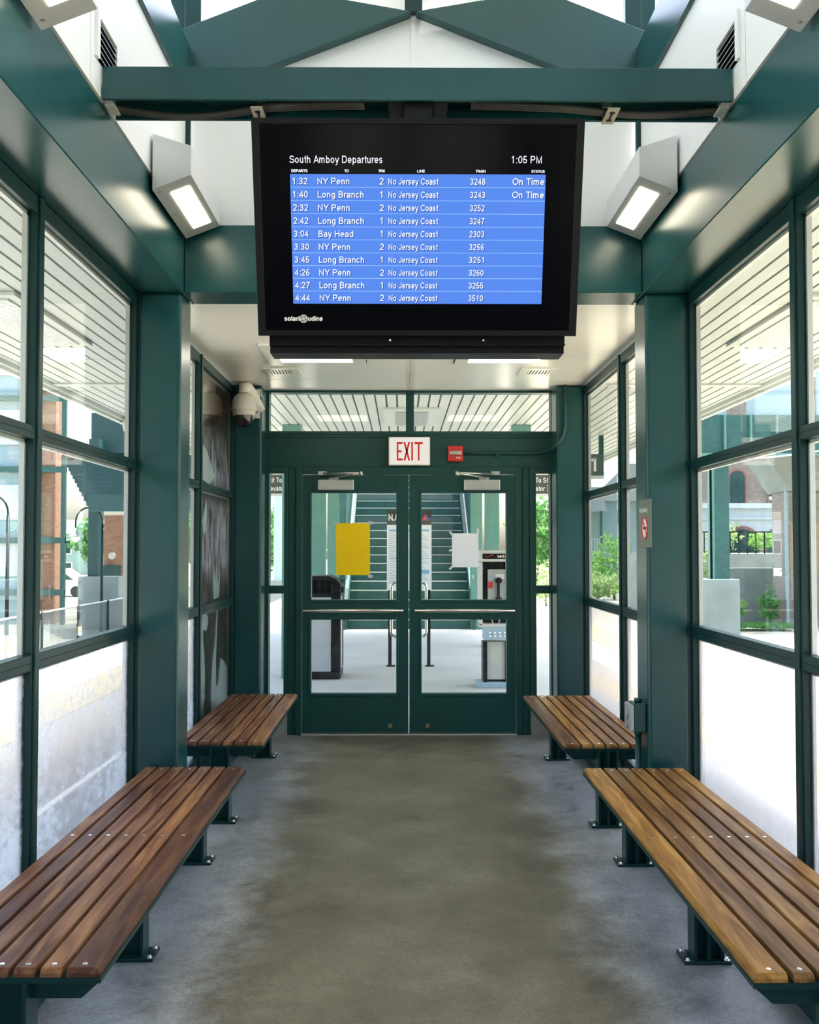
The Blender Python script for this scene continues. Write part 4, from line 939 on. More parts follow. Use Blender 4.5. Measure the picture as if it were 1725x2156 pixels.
# ------------------------------------------------------------------ notices on the doors
YN = 8.4805
t = thing('notice', (-0.465, YN, 1.31), 'yellow paper notice taped to the glass of the door nearer the track', 'notice')
MB().hexa([(-0.602, YN, 1.311), (-0.322, YN, 1.309), (-0.322, YN+0.001, 1.309), (-0.602, YN+0.001, 1.311), (-0.607, YN, 1.741), (-0.324, YN, 1.741), (-0.324, YN+0.001, 1.741), (-0.607, YN+0.001, 1.741)]).build('sheet', 'paper_yellow', t)
tp = MB()
for (x, z) in ((-0.61, 1.735), (-0.32, 1.745), (-0.32, 1.30)): tp.box(x-0.02, x+0.02, YN-0.0006, YN-0.0001, z-0.012, z+0.012)
tp.build('tape', 'tape', t)
t = thing('notice', (0.467, YN, 1.37), 'white paper notice taped to the glass of the door near the payphone', 'notice')
MB().box(0.358, 0.578, YN, YN+0.001, 1.375, 1.657).build('sheet', 'paper_notice', t)
tp = MB()
def strip(x, z, w_, h_, ang):
    c_, s2 = math.cos(R(ang)), math.sin(R(ang))
    q = [(-w_, -h_), (w_, -h_), (w_, h_), (-w_, h_)]
    tp.prism([(x+a*c_-b_*s2, z+a*s2+b_*c_) for a, b_ in q], 'Y', YN-0.0006, YN-0.0001)
strip(0.352, 1.655, 0.02, 0.008, -50); strip(0.573, 1.675, 0.02, 0.009, 90); strip(0.352, 1.372, 0.022, 0.009, 45); strip(0.595, 1.375, 0.02, 0.008, -35); strip(0.345, 1.515, 0.012, 0.008, 20)
tp.build('tape', 'paper_white', t)

# ------------------------------------------------------------------ no smoking plate, outlet box
t = thing('no_smoking_sign', (1.165, 5.10, 1.53), 'grey-green no smoking plate on the inner face of a column', 'sign')
box('plate', 'sign_brown', t, 1.155, 1.163, 4.982, 5.222, 1.535, 1.774, 0.002)
box('mount_bar', 'grey_steel', t, 1.1632, 1.179, 5.16, 5.21, 1.55, 1.76)
XM = lambda x, y, z: Matrix(((0, 0, -1, x), (-1, 0, 0, y), (0, 1, 0, z), (0, 0, 0, 1)))     # text facing -X, reading toward -Y
MB().text('No Smoking', 0.032, XM(1.1548, 5.205, 1.712), 0.17, depth=0.0003, bold=0.0004).build('lettering', 'white_paint', t)
def disc(mb, y, z, r0, r1, x0, x1, seg=36):
    for k in range(seg):
        a, b_ = 2*math.pi*k/seg, 2*math.pi*(k+1)/seg
        q = [(y+r0*math.cos(a), z+r0*math.sin(a)), (y+r1*math.cos(a), z+r1*math.sin(a)), (y+r1*math.cos(b_), z+r1*math.sin(b_)), (y+r0*math.cos(b_), z+r0*math.sin(b_))]
        mb.prism(q, 'X', x0, x1)
MB().cyl((1.1538, 5.09, 1.632), (1.1549, 5.09, 1.632), 0.056, 32).build('roundel', 'white_paint', t)
cg = MB().box(1.1530, 1.1537, 5.055, 5.125, 1.626, 1.638).box(1.1530, 1.1537, 5.10, 5.106, 1.638, 1.66); cg.build('cigarette', 'black_metal', t)
rr = MB(); disc(rr, 5.09, 1.632, 0.046, 0.057, 1.1522, 1.1536)
c_, s2 = math.cos(R(45)), math.sin(R(45))
rr.prism([(5.09+a*c_-b_*s2, 1.632+a*s2+b_*c_) for a, b_ in ((-0.05, -0.005), (0.05, -0.005), (0.05, 0.005), (-0.05, 0.005))], 'X', 1.1520, 1.1529)
rr.build('slash_ring', 'red_print', t)
t = thing('outlet_box', (1.15, 5.28, 0.6), 'green electrical outlet box with grey cover and conduit on a column', 'outlet box')
box('box_body', 'green_paint', t, 1.115, 1.179, 5.19, 5.31, 0.60, 0.745, 0.005)
box('cover', 'grey_steel', t, 1.094, 1.115, 5.185, 5.315, 0.605, 0.740, 0.006)
MB().cyl((1.088, 5.25, 0.69), (1.095, 5.25, 0.69), 0.03, 20).cyl((1.088, 5.25, 0.635), (1.095, 5.25, 0.635), 0.022, 20).build('socket_lid', 'grey_steel', t)
MB().cyl((1.15, 5.25, 0.0), (1.15, 5.25, 0.60), 0.016, 14).cyl((1.15, 5.25, 0.745), (1.15, 5.25, 0.765), 0.02, 14).cyl((1.15, 5.25, 0.58), (1.15, 5.25, 0.60), 0.021, 14).build('conduit', 'green_paint', t)

# ------------------------------------------------------------------ poster outside the last window bay
t = thing('window_poster', (-1.54, 7.49, 0.16), 'dark brown and white splashed poster covering the window bay by the dome camera', 'poster')
box('print', 'poster_print', t, -1.445, -1.436, 6.86, 8.12, 0.162, 2.764)
def blob(mb, pts, x0=-1.4355, x1=-1.4340):
    mb.prism(pts, 'X', x0, x1)
fg = MB()
# two pale dripping figures low on the print: (y, z)
blob(fg, [(6.93, 0.30), (6.96, 0.52), (6.99, 0.36), (7.02, 0.55), (7.05, 0.40), (7.08, 0.60), (7.12, 0.32), (7.14, 0.60), (7.17, 0.45), (7.18, 0.66), (7.15, 0.80), (7.10, 0.90), (7.11, 0.97), (7.22, 0.95), (7.28, 1.00), (7.27, 1.05), (7.20, 1.075), (7.08, 1.07), (7.02, 1.00), (6.95, 0.84), (6.91, 0.62), (6.90, 0.40)])
blob(fg, [(7.45, 0.22), (7.42, 0.50), (7.47, 0.72), (7.56, 0.86), (7.62, 1.07), (7.66, 1.07), (7.63, 0.86), (7.60, 0.70), (7.62, 0.50), (7.70, 0.52), (7.80, 0.70), (7.95, 0.66), (8.08, 0.60), (8.08, 0.24), (7.80, 0.18)])
blob(fg, [(7.50, 1.16), (7.46, 1.30), (7.49, 1.52), (7.52, 1.28), (7.60, 1.40), (7.66, 1.26), (7.75, 1.38), (7.72, 1.17), (7.60, 1.16)])
blob(fg, [(7.10, 1.62), (7.05, 1.72), (7.20, 1.88), (7.22, 1.76), (7.16, 1.66)])
blob(fg, [(7.90, 1.55), (7.84, 1.66), (7.97, 1.80), (8.00, 1.62)])
blob(fg, [(6.91, 2.02), (6.92, 2.28), (7.20, 2.22), (7.5, 2.06), (7.3, 1.99)])
fg.build('pale_figures', 'poster_pale', t)

# ------------------------------------------------------------------ beyond the doors
for sx in (-1, 1):
    for k, yy in enumerate((12.05, 16.0, 19.4)):
        o = MB().box(sx*1.255, sx*1.475, yy, yy+0.22, 0, 2.999).build('canopy_column', 'green_light', None, 0.01)
        tag(o, 'pale green canopy column on the %s side, %s' % ('track' if sx < 0 else 'payphone', ('closest beyond the doors', 'midway to the stairs', 'at the foot of the stairs')[k]), 'column', 'canopy columns beyond the doors')
# stairs
t = thing('staircase', (0.09, 19.78, 0), 'green steel staircase with pale step edges rising beyond the doors', 'staircase')
st = MB(); ns = MB()
for k in range(1, 19):
    y = 19.52+0.28*(k-1); z = 0.175*k
    st.box(-1.08, 1.26, y, y+0.30, z-0.175, z); ns.box(-1.08, 1.26, y-0.012, y+0.035, z-0.012, z+0.006)
st.build('steps', 'rusty_green', t); ns.build('step_edges', 'phone_beige', t)
sg = MB()
for x in (-1.16, 1.27):
    sg.prism([(19.35, 0), (19.65, 0), (24.8, 3.0), (24.8, 3.55), (19.35, 0.45)], 'X', x, x+0.07)
sg.build('stringer', 'rusty_green', t)
for x in (-1.10, 1.285):
    MB().tube([(x+0.0, 19.3, 0.98), (x, 19.5, 1.05), (x, 24.7, 4.3)], 0.022, 10).build('handrail', 'galv', t)
wl = MB().box(-1.36, -1.18, 20.6, 25.2, 0.0, 5.5).box(1.36, 1.54, 20.6, 25.2, 0.0, 5.5).box(-1.36, 1.54, 25.2, 25.4, 0, 5.5)
wl.build('side_walls', 'rusty_green', t)
# map stand
t = thing('map_stand', (0.036, 13.34, 0), 'two-legged information stand with route map standing beyond the doors', 'map stand')
for x in (-0.235, 0.270):
    lg_ = MB().box(x, x+0.045, 13.34, 13.385, 0.0, 2.03).box(x-0.02, x+0.09, 13.30, 13.42, 0, 0.012); lg_.build('leg', 'black_metal', t)
box('header', 'dark_sign', t, -0.253, 0.330, 13.322, 13.339, 1.84, 2.03); box('board', 'paper_white', t, -0.253, 0.330, 13.322, 13.339, 0.99, 1.839)
hm = MB(); hm.text('N', 0.115, FM(-0.232, 13.3215, 1.895), 0.055, bold=0.004, depth=0.0004)
pts = [(-0.185, 1.975), (-0.185, 1.93)] + [(-0.16+0.025*math.cos(R(180+a)), 1.93+0.03*math.sin(R(180+a))) for a in range(0, 181, 20)] + [(-0.135, 1.975)]
hm.tube([(x, 13.3205, z) for x, z in pts], 0.006, 8); hm.build('logo_letters', 'white_paint', t)
MB().prism([(0.215, 1.90), (0.235, 1.975), (0.262, 1.90)], 'Y', 13.3208, 13.3218).build('logo_triangle', 'red_print', t)
MB().prism([(0.262, 1.90), (0.235, 1.975), (0.262, 1.975), (0.305, 1.90)], 'Y', 13.3208, 13.3218).build('logo_triangle', 'violet_print', t)
pr = MB()
for k in range(26):
    z = 1.72-k*0.026; pr.box(-0.225, -0.225+0.06+0.06*((k*7) % 5)/4, 13.3208, 13.3218, z, z+0.008); pr.box(0.16, 0.16+0.05+0.08*((k*5) % 4)/3, 13.3208, 13.3218, z, z+0.008)
pr.build('map_print', 'grey_print', t)
pr = MB().box(-0.225, 0.30, 13.3206, 13.3216, 1.755, 1.78).box(-0.225, 0.30, 13.3206, 13.3216, 1.40, 1.41).box(0.19, 0.30, 13.3206, 13.3216, 1.20, 1.25); pr.build('map_bands', 'blue_print', t)
# bin
t = thing('litter_bin', (-1.0, 12.15, 0), 'square recycling bin with black corner posts and clear front full of paper', 'litter bin')
x0, x1, y0, y1 = -1.40, -0.775, 12.0, 12.62
box('base', 'black_metal', t, x0, x1, y0, y1, 0, 0.09, 0.02)
pc = MB()
for (a, b_) in ((x0, x0+0.10), (x1-0.115, x1)):
    for (c_, d_) in ((y0, y0+0.10), (y1-0.1, y1)): pc.box(a, b_, c_, d_, 0.09, 0.98)
pc.build('corner_post', 'black_plastic', t, 0.02, 3)
box('clear_front', 'clear_panel', t, x0+0.10, x1-0.115, y0+0.02, y0+0.028, 0.09, 0.98)
box('side_panel', 'grey_steel', t, x1-0.03, x1-0.01, y0+0.1, y1-0.1, 0.09, 0.98); box('back_panel', 'grey_steel', t, x0+0.1, x1-0.1, y1-0.03, y1-0.01, 0.09, 0.98)
me = leaf_mesh(220, 0.20, 0.18, 0.20, 0.09, 5, 0.1); me.materials.append(MATS['newspaper'])
o = bpy.data.objects.new('waste_paper', me); COL.objects.link(o); o.parent = t; o.location = (-0.10, 0.13, 0.30)
hd_ = MB().box(x0, x1, y0, y1, 0.96, 1.0)
hd_.prism([(x0, 1.15), (x0+0.08, 1.21), (x1-0.14, 1.21), (x1-0.05, 1.17), (x1, 1.11), (x1, 1.07), (x1-0.06, 1.12), (x1-0.15, 1.155), (x0+0.08, 1.155), (x0, 1.09)], 'Y', y0-0.01, y1)
hd_.box(x1-0.11, x1, y0, y0+0.1, 1.0, 1.12).box(x0, x0+0.09, y0, y0+0.1, 1.0, 1.12).box(x0, x1, y1-0.04, y1, 1.0, 1.15)
hd_.build('hood', 'black_plastic', t, 0.008)
# payphone
t = thing('payphone', (0.97, 11.4, 0), 'grey pedestal payphone seen through the door glass', 'payphone')
box('foot', 'phone_blue', t, 0.765, 1.25, 11.25, 11.62, 0.0, 0.06, 0.006)
pd = MB().box(0.84, 0.885, 11.30, 11.56, 0.06, 0.50).box(1.085, 1.13, 11.30, 11.56, 0.06, 0.50).box(0.885, 1.085, 11.36, 11.56, 0.06, 0.50); pd.build('pedestal', 'black_metal', t, 0.003)
box('pedestal_panel', 'phone_beige', t, 0.886, 1.084, 11.335, 11.359, 0.085, 0.50)
MB().prism([(11.26, 0.525), (11.56, 0.525), (11.56, 0.66), (11.30, 0.66)], 'X', 0.85, 1.16).build('instruction_shelf', 'phone_blue', t, 0.003)
ic = MB()
for i in range(4):
    for j in range(2): ic.box(0.90+i*0.055, 0.925+i*0.055, 11.262, 11.267, 0.56+j*0.035, 0.578+j*0.035)
ic.build('pictograms', 'white_paint', t)
hs = MB().box(0.80, 0.835, 11.30, 11.60, 0.68, 1.38).box(1.16, 1.195, 11.30, 11.60, 0.68, 1.38).box(0.80, 1.195, 11.60, 11.63, 0.66, 1.51).box(0.80, 1.195, 11.30, 11.60, 0.66, 0.70)
hs.box(0.80, 1.195, 11.28, 11.60, 1.385, 1.51)
hs.build('enclosure', 'phone_beige', t, 0.006)
box('name_strip', 'black_plastic', t, 0.835, 1.18, 11.2735, 11.2799, 1.415, 1.475)
MB().text('veri', 0.045, FM(0.995, 11.273, 1.43), 0.075, bold=0.0012, depth=0.0004).text('on', 0.045, FM(1.096, 11.273, 1.43), 0.055, bold=0.0012, depth=0.0004).build('lettering', 'white_paint', t)
MB().text('z', 0.045, FM(1.073, 11.273, 1.43), 0.02, bold=0.0012, depth=0.0004).tube([(0.86, 11.2725, 1.458), (0.872, 11.2725, 1.432), (0.95, 11.2725, 1.465)], 0.0026, 6).build('tick_mark', 'red_print', t)
box('back_plate', 'black_plastic', t, 0.836, 1.159, 11.50, 11.599, 0.705, 1.38)
box('phone_body', 'grey_steel', t, 0.90, 1.10, 11.40, 11.499, 0.76, 1.30, 0.006)
pp = MB().box(0.985, 1.085, 11.392, 11.399, 1.19, 1.245).box(0.905, 1.09, 11.392, 11.399, 0.765, 0.845); pp.build('instruction_card', 'cream_plastic', t)
box('coin_label', 'red_plastic', t, 0.905, 0.955, 11.390, 11.399, 1.09, 1.16)
hsb = MB().tube([(1.03, 11.372, 1.20), (1.015, 11.355, 1.17), (1.015, 11.352, 0.98), (1.03, 11.372, 0.94)], 0.016, 10)
hsb.cyl((1.02, 11.395, 1.175), (1.02, 11.345, 1.175), 0.036, 16).cyl((1.02, 11.395, 0.96), (1.02, 11.345, 0.96), 0.036, 16); hsb.build('handset', 'black_plastic', t)
pts = [(0.93+0.11*q/12, 11.36, 0.80-0.17*math.sin(math.pi*q/12)) for q in range(13)]
MB().tube(pts, 0.006, 8).build('cord', 'grey_steel', t)
# hanging exit signs
for x0, nm in ((-1.975, 'on the track side'), (1.585, 'on the payphone side')):
    t = thing('hanging_sign', (x0+0.33, 14, 2.29), 'dark hanging sign reading Exit To Street and Elevator ' + nm, 'hanging sign', 'hanging exit signs')
    box('sign_board', 'dark_sign', t, x0, x0+0.66, 13.99, 14.03, 2.285, 2.540)
    box('sign_rim', 'soffit_white', t, x0, x0+0.66, 13.985, 14.035, 2.245, 2.284)
    MB().text('Exit To Street', 0.092, FM(x0+0.050, 13.9893, 2.435), 0.45, bold=0.001, depth=0.0004).text('Elevator', 0.092, FM(x0+0.052, 13.9893, 2.320), 0.275, bold=0.001, depth=0.0004).build('lettering', 'white_paint', t)
    ac = MB()
    for (a, b_, c_, d_) in ((0, 0.085, 0, 0.004), (0, 0.085, 0.081, 0.085), (0, 0.004, 0.004, 0.081), (0.081, 0.085, 0.004, 0.081)): ac.box(x0+0.352+a, x0+0.352+b_, 13.9885, 13.9898, 2.312+c_, 2.312+d_)
    pts = [(x0+0.352+0.042+0.022*math.cos(R(a)), 13.989, 2.312+0.030+0.020*math.sin(R(a))) for a in range(100, 380, 20)]
    ac.tube(pts, 0.0035, 6).tube([(x0+0.387, 13.989, 2.380), (x0+0.390, 13.989, 2.350), (x0+0.414, 13.989, 2.348), (x0+0.424, 13.989, 2.325)], 0.0035, 6)
    ac.build('wheelchair_symbol', 'white_paint', t)
    hg = MB().box(x0+0.10, x0+0.13, 13.995, 14.025, 2.540, 2.999).box(x0+0.53, x0+0.56, 13.995, 14.025, 2.540, 2.999); hg.build('hanger', 'green_frame', t)
t = thing('track_sign', (2.42, 13.2, 2.42), 'dark hanging sign with white number 1 beyond the gravel side windows', 'hanging sign')
box('sign_board', 'dark_sign', t, 2.30, 2.56, 13.19, 13.23, 2.475, 2.755)
box('sign_rim', 'soffit_white', t, 2.30, 2.56, 13.185, 13.235, 2.435, 2.474)
box('hanger', 'green_frame', t, 2.50, 2.56, 13.19, 13.23, 2.755, 2.999)
MB().text('1', 0.25, FM(2.385, 13.1893, 2.53), 0.075, bold=0.003, depth=0.0004).build('lettering', 'white_paint', t)
# far poles and railings past the doors
t = thing('light_pole', (-5.56, 45, -1.27), 'grey-blue light pole on a concrete base seen through the sidelight', 'pole')
box('pole_shaft', 'phone_blue', t, -5.68, -5.36, 44.9, 45.2, 0.15, 6.5); box('pole_base', 'wall_concrete', t, -5.85, -5.2, 44.7, 45.4, -1.27, 0.15)
t = thing('picket_railing', (-6.2, 47, -1.27), 'black picket railing far behind the light pole', 'railing')
rl = MB().box(-8.5, -4.2, 47, 47.05, 0.95, 1.0).box(-8.5, -4.2, 47, 47.05, 0.05, 0.1); rl.build('rails', 'black_metal', t)
pk = MB()
for k in range(22): pk.box(-8.5+k*0.2, -8.47+k*0.2, 47, 47.04, -1.27, 0.95)
pk.build('pickets', 'black_metal', t)

# ------------------------------------------------------------------ track side background
t = thing('chain_fence', (-9.8, 32, -1.27), 'low chain-link fence with pale top rail beyond the track', 'fence')
box('mesh_panel', 'fence_mesh', t, -9.802, -9.798, 15.2, 58, -1.25, -0.22)
MB().cyl((-9.8, 15.2, -0.2), (-9.8, 58, -0.2), 0.03, 10).build('top_rail', 'galv', t)
for k in range(14):
    y = 15.3+3.1*k; MB().cyl((-9.76, y, -1.27), (-9.76, y, -0.17), 0.038, 10).build('post', 'black_metal', t)
for (y, nm) in ((33.9, 'next to the brick wall'), (25.8, 'nearest the viewer behind the fence')):
    t = thing('street_lamp', (-9.98, y, -1.27), 'curved gooseneck street lamp with bell shade ' + nm, 'street lamp', 'gooseneck lamps behind the fence')
    x = -9.98
    po = MB().cyl((x, y, -1.27), (x, y, 2.35), 0.055, 12, 0.04)
    pts = [(x, y, 2.3)] + [(x-0.44+0.44*math.cos(R(a)), y, 2.42+0.47*math.sin(R(a))) for a in range(0, 181, 15)] + [(x-0.88, y, 2.2)]
    po.tube(pts, 0.028, 8); po.build('post', 'black_metal', t)
    MB().lathe([(0.03, 0.30), (0.06, 0.26), (0.09, 0.12), (0.24, 0.03), (0.25, 0.0), (0.0, 0.0)], (x-0.88, y, 1.92), 20).build('bell_shade', 'galv', t)
    MB().lathe([(0.15, 0.0), (0.13, -0.10), (0.05, -0.18), (0, -0.19)], (x-0.88, y, 1.92), 16).build('globe', 'white_paint', t)
t = thing('elevator_tower', (-14.5, 38.5, -1.27), 'brick and glass lift tower with green steel frame beyond the track', 'tower')
box('brick_shaft', 'brick_orange', t, -13.55, -12.95, 38, 38.9, -1.27, 11)
fr = MB()
for x in (-13.62, -12.66, -16.4): fr.box(x, x+0.16, 37.8, 37.96, -1.27, 11)
for z in (-0.2, 1.72, 4.35, 7.0, 9.6): fr.box(-16.4, -12.5, 37.84, 37.94, z, z+0.22)
fr.build('steel_frame', 'rusty_green', t)
box('glass_wall', 'house_blue', t, -16.4, -13.65, 38.1, 38.2, -1.27, 11); 
wb = MB()
for z in (0.5, 2.6, 5.4, 8.0): wb.box(-16.2, -13.8, 38.04, 38.09, z, z+1.3)
wb.build('window', 'stucco_white', t)
t = thing('footbridge_stair', (-9.5, 37, -1.27), 'dark green underside of a footbridge stair beyond the track', 'stair')
us = MB(); lnz = MB()
n = 11
for k in range(n):
    y = 31.5+k*0.58; z = 2.70+k*0.18
    xl = -9.70-k*0.26
    us.box(xl, xl+5.0, y, y+0.57, z, z+0.5); lnz.box(xl+0.05, xl+4.9, y-0.02, y+0.02, z-0.03, z-0.005)
us.build('stair_underside', 'green_dark', t); lnz.build('step_lines', 'rusty_green', t)
pz = MB().box(-11.09, -10.66, 36, 36.4, 0.56, 5.4); pz.build('support_column', 'green_dark', t); MB().box(-10.74, -10.63, 35.98, 36.0, 0.56, 5.4).build('column_edge', 'rusty_green', t)
box('girder', 'green_dark', t, -11.2, -7.5, 36.6, 37.2, 4.95, 6.4)
t = thing('concrete_plinth', (-10.4, 36, -1.27), 'low grey concrete wall under the footbridge column', 'wall')
box('wall_block', 'wall_concrete', t, -11.3, -9.9, 35.6, 36.6, -1.27, 0.555)
t = thing('brick_hut', (-11.3, 40.5, -1.27), 'orange brick hut with green door under the footbridge', 'building')
box('brick_wall', 'brick_orange', t, -11.84, -10.9, 40.5, 43, -1.27, 2.85); box('door', 'green_dark', t, -11.84, -11.15, 40.43, 40.49, -1.27, 0.87)
MB().cyl((-11.50, 40.4, 1.24), (-11.50, 40.49, 1.24), 0.14, 16).build('wall_lamp', 'phone_beige', t)
t = thing('clapboard_house', (-35.5, 112, -1.27), 'grey-green clapboard house with white windows far behind the cars', 'house')
box('wall', 'house_green', t, -39, -32, 110, 118, -1.27, 3.1); MB().prism([(-39.6, 3.1), (-31.4, 3.1), (-33, 4.6), (-38, 4.6)], 'Y', 109.4, 118.6).build('roof', 'stucco_white', t)
for (x, z) in ((-37.6, 1.7), (-36.0, 1.7), (-35.9, -0.7), (-33.9, 1.7)):
    w_ = box('window', 'white_paint', t, x-0.5, x+0.5, 109.92, 109.99, z-0.8, z+0.8); box('pane', 'dark_glass', w_, x-0.38, x+0.38, 109.88, 109.915, z-0.68, z+0.68)
def car(x, y, rz, label, seed):
    t = thing('car', (x, y, -1.27), label, 'car', 'cars parked beyond the track')
    prof = [(-2.2, 0.35), (-2.2, 0.85), (-1.5, 0.95), (-0.8, 1.42), (0.75, 1.45), (1.4, 0.98), (2.1, 0.88), (2.2, 0.35)]
    o = MB().prism([(x+a, -1.27+b_) for a, b_ in prof], 'Y', y-0.85, y+0.85).build('body', 'car_white', t, 0.08, 3)
    MB().prism([(x+a, -1.27+b_) for a, b_ in [(-1.3, 1.0), (-0.75, 1.35), (0.68, 1.38), (1.2, 1.0)]], 'Y', y-0.87, y+0.87).build('windows', 'dark_glass', t)
    for a in (-1.35, 1.35):
        for b_ in (-0.86, 0.66): MB().cyl((x+a, y+b_, -0.95), (x+a, y+b_+0.2, -0.95), 0.32, 18).build('wheel', 'tyre', t)
    return t
car(-20.2, 60, 0, 'white car parked nearest behind the fence', 1); car(-23.6, 70, 0, 'white car parked farther back before the clapboard house', 2)
plant('tree', (-27.2, 90, -1.27), 1.7, 1.7, 1.7, 900, 0.28, 'leaf_mid', 'small green tree in front of the clapboard house', 'tree', None, 3, 1.3)
plant('tree', (-9.0, 75, -1.27), 3.0, 2.5, 2.6, 1500, 0.28, 'leaf_mid', 'broad green tree behind the light pole', 'tree', None, 4, 0.2)
plant('tree', (-17.0, 85, -1.27), 3.6, 2.5, 2.6, 1500, 0.3, 'leaf_mid', 'green tree between the brick tower and the light pole', 'tree', None, 14, 1.0)

# ------------------------------------------------------------------ gravel side background
t = thing('steel_column', (10.4, 33.3, -1.27), 'green steel column on a concrete pier beyond the gravel', 'column')
box('pier', 'wall_concrete', t, 9.4, 10.85, 32.9, 34.4, -1.27, 0.54, 0.02)
MB().box(10.13, 10.59, 33.1, 33.5, 0.54, 4.55).build('shaft', 'rusty_green', t); MB().box(9.98, 10.13, 33.12, 33.18, 0.54, 4.3).box(9.98, 10.04, 33.12, 33.4, 0.54, 4.3).build('flange', 'green_light', t)
t = thing('footbridge_girder', (16, 33.3, 4.5), 'green steel footbridge girder resting on the tall column beyond the gravel', 'girder')
box('web', 'rusty_green', t, 9.4, 30, 33.2, 33.4, 4.56, 5.9); box('lower_flange', 'green_light', t, 9.4, 30, 33.0, 33.2, 4.56, 4.63)
stf = MB()
for k in range(24): stf.box(9.6+k*0.85, 9.66+k*0.85, 33.05, 33.2, 4.63, 5.9)
stf.build('stiffeners', 'green_light', t)
wp = MB()
for (x0, x1) in ((9.4, 10.6), (11.3, 13.0), (13.6, 16.0), (17, 21)): wp.box(x0, x1, 33.3, 33.42, 5.9, 7.6)
wp.build('wall_panels', 'house_blue', t)
box('under_beam', 'brown_trim', t, 11.0, 30, 33.6, 35.6, 4.75, 5.2)
pts = [(10.0+q*0.55, 30.2, 4.05+0.010*q*q) for q in range(0, 17)]
o = MB().tube([(10.2, 33.0, 4.42)]+[(10.3+q*0.45, 32.9, 4.42+0.0055*q*q) for q in range(1, 20)], 0.03, 6).build('overhead_cable', 'white_paint'); tag(o, 'pale cable sagging below the footbridge girder', 'cable')
t = thing('bridge_pier', (14, 36.2, -1.27), 'brick bridge pier with flared concrete head', 'pier')
box('brick_shaft', 'brick_pink', t, 13.62, 15.6, 36, 37.6, -1.27, 3.55); box('downpipe', 'house_blue', t, 13.50, 13.60, 35.95, 36.05, -1.2, 4.0)
MB().prism([(13.57, 3.56), (16, 3.56), (16, 5.2), (12.6, 5.2), (12.6, 5.05)], 'Y', 35.7, 37.9).build('pier_head', 'wall_concrete', t)
t = thing('retaining_wall', (15, 38.2, -1.27), 'stepped grey concrete retaining wall below the picket fence', 'wall')
box('lower_wall', 'wall_concrete', t, 10.2, 26, 38, 38.6, -1.27, 0.80); box('upper_wall', 'wall_concrete', t, 10.2, 26, 40, 46, -1.27, 1.33); 
box('ledge', 'asphalt', t, 10.2, 26, 38.6, 40, -1.27, 0.70)
t = thing('picket_fence', (15, 40.2, 1.33), 'black picket fence on top of the retaining wall', 'fence')
MB().box(10.5, 22, 40.18, 40.23, 2.16, 2.21).box(10.5, 22, 40.18, 40.23, 1.42, 1.45).build('rails', 'black_metal', t)
for k in range(32): box('picket', 'black_metal', t, 10.5+k*0.34, 10.54+k*0.34, 40.185, 40.225, 1.33, 2.2)
t = thing('arcade_building', (18, 50, -1.27), 'brick building with arched windows over a white arcade', 'building')
box('brick_wall', 'brick_pink', t, 14.0, 30, 50, 60, 3.74, 10); box('white_base', 'stucco_white', t, 14.0, 30, 49.9, 60, -1.27, 3.5)
cn = MB().box(13.9, 30, 49.7, 50.0, 3.5, 3.75).box(13.95, 30, 49.8, 49.9, 2.95, 3.05); cn.build('cornice', 'stucco_white', t)
def arch(cx, w, z0, zs, name_, mat_, y0, y1, seg=14):
    p = [(cx-w, z0), (cx+w, z0)] + [(cx+w*math.cos(R(180*k/seg)), zs+w*math.sin(R(180*k/seg))*0.9) for k in range(seg+1)]
    return MB().prism(p, 'Y', y0, y1).build(name_, mat_, t)
for cx, w in ((16.42, 0.36), (18.4, 0.36), (20.4, 0.36)):
    arch(cx, w+0.12, 3.76, 5.02, 'window_surround', 'brown_trim', 49.9, 49.998); arch(cx, w, 3.78, 5.02, 'window', 'dark_glass', 49.85, 49.899)
for cx in (16.6, 18.6, 20.7):
    arch(cx, 0.88, -1.27, 1.85, 'arch_surround', 'brown_trim', 49.82, 49.899); arch(cx, 0.76, -1.27, 1.80, 'arch_opening', 'dark_glass', 49.76, 49.819)
t = thing('twin_lamp_post', (16.25, 44, 1.33), 'two-armed street lamp in front of the arcade building', 'street lamp')
MB().cyl((16.25, 44, 1.33), (16.25, 44, 4.55), 0.06, 10, 0.035).build('post', 'black_metal', t)
for sx in (-1, 1):
    MB().tube([(16.25, 44, 4.3)]+[(16.25+sx*(0.12-0.12*math.cos(R(a))), 44, 4.35+0.2*math.sin(R(a))) for a in range(0, 181, 20)]+[(16.25+sx*0.25, 44, 4.0)], 0.02, 6).build('arm', 'black_metal', t)
    MB().lathe([(0.03, 0.22), (0.08, 0.12), (0.22, 0.0), (0, 0)], (16.25+sx*0.25, 44, 3.78), 16).build('shade', 'black_metal', t)
    MB().lathe([(0.17, 0), (0.12, -0.12), (0, -0.2)], (16.25+sx*0.25, 44, 3.775), 16).build('globe', 'white_paint', t)
t = tag(MB().lathe([(0, 0.62), (0.15, 0.58), (0.27, 0.42), (0.30, 0.25), (0.2, 0.12), (0.14, 0.0), (0, 0)], (16.0, 42.6, 1.33), 20).build('garden_ornament', 'yellow_paint'), 'yellow rounded object standing behind the picket fence', 'ornament')
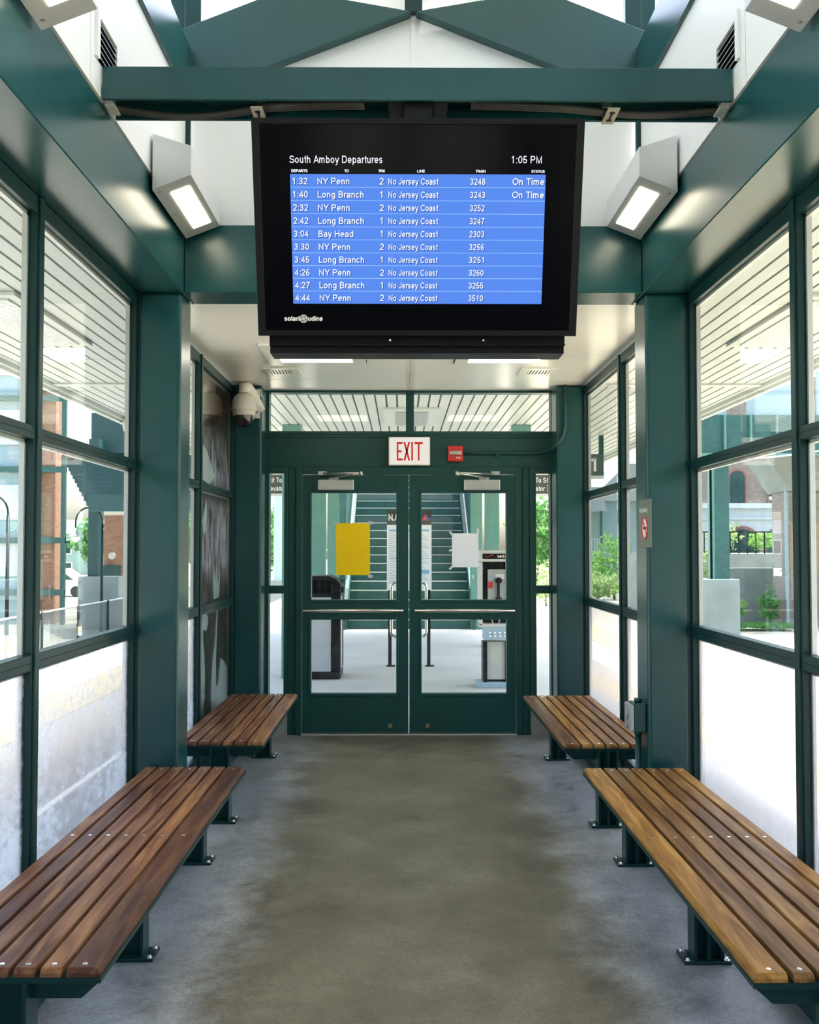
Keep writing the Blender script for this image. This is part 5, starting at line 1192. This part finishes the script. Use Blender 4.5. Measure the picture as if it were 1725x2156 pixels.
for k, (x, y, z, rx, rz, mt_, lb) in enumerate((
        (11.6, 41.5, 1.33, 0.62, 0.42, 'leaf_bright', 'flowering shrub behind the picket fence beside the tall green column'),
        (13.0, 41.5, 1.33, 0.75, 0.55, 'leaf_pale', 'pale leafy shrub behind the picket fence under the first arch'),
        (14.7, 41.5, 1.36, 0.7, 0.36, 'leaf_bright', 'low bright shrub behind the picket fence near the yellow object'),
        (10.95, 36.3, -1.1, 0.34, 1.25, 'leaf_pale', 'tall pale weed growing beside the concrete pier'),
        (12.0, 37.2, -1.15, 0.45, 0.42, 'leaf_bright', 'low green bush at the foot of the retaining wall'),
        (13.0, 36.2, -1.15, 0.38, 0.55, 'leaf_mid', 'darker bush next to the low one at the retaining wall'),
        (10.65, 39.25, 0.78, 0.30, 0.26, 'leaf_bright', 'leafy plant on the ledge behind the concrete pier'))):
    plant('shrub', (x, y, z), rx, rx, rz, 420, 0.085, mt_, lb, 'shrub', 'shrubs by the retaining wall', 20+k)
t = tag(bumpy('grass_verge', 'leaf_mid', 10.9, 13.3, 34.5, 35.7, -1.20, 0.22, 24, 30, 8), 'strip of grass at the foot of the retaining wall', 'grass', kind='stuff')
# house and trees seen past the vestibule windows
t = thing('porch_house', (13, 66, -1.27), 'pale blue house with hipped roof and railed porch', 'house')
box('wall', 'house_blue', t, 12.6, 19, 66, 74, -1.27, 4.6); MB().prism([(12.0, 4.6), (19.6, 4.6), (17.5, 7.0), (14.5, 7.0)], 'Y', 65.6, 74.4).build('roof', 'roof_grey', t)
box('porch_floor', 'stucco_white', t, 11.0, 12.6, 64.5, 66, 1.2, 1.4); MB().prism([(10.9, 3.9), (12.9, 3.9), (12.5, 5.4), (11.3, 5.4)], 'Y', 64.2, 66.5).build('porch_roof', 'roof_grey', t)
pr = MB()
for x in (11.05, 12.5): pr.box(x, x+0.14, 64.5, 64.64, -1.27, 3.9)
pr.build('porch_post', 'rusty_green', t)
pr = MB().box(11.0, 12.6, 64.5, 64.56, 2.1, 2.16)
for k in range(9): pr.box(11.1+k*0.17, 11.14+k*0.17, 64.5, 64.56, 1.4, 2.1)
pr.build('porch_railing', 'stucco_white', t)
box('porch_wall', 'house_green', t, 11.0, 12.6, 65.9, 65.99, -1.27, 3.9)
for k, (x, y, rx, rz, mt_, lb) in enumerate((
        (11.6, 56, 1.3, 1.5, 'leaf_bright', 'round bright bush in front of the porch house'),
        (10.0, 60, 1.6, 1.2, 'leaf_bright', 'broad low bush at the corner of the porch house'),
        (9.9, 52, 1.4, 0.7, 'leaf_pale', 'pale low scrub in front of the bushes'),
        (11.2, 48, 1.0, 0.6, 'leaf_bright', 'small green scrub nearest the gravel'))):
    plant('bush', (x, y, -1.27), rx, rx, rz, 800, 0.16, mt_, lb, 'bush', 'bushes before the porch house', 40+k)
plant('tree', (8.2, 62, -1.27), 1.6, 1.6, 2.2, 1400, 0.2, 'leaf_mid', 'dark leafy tree seen through the sidelight near the payphone', 'tree', None, 50, 0.9)
plant('bush', (7.0, 50, -1.27), 1.2, 1.2, 0.9, 500, 0.14, 'leaf_pale', 'pale bush below the dark leafy tree', 'bush', 'bushes before the porch house', 51)
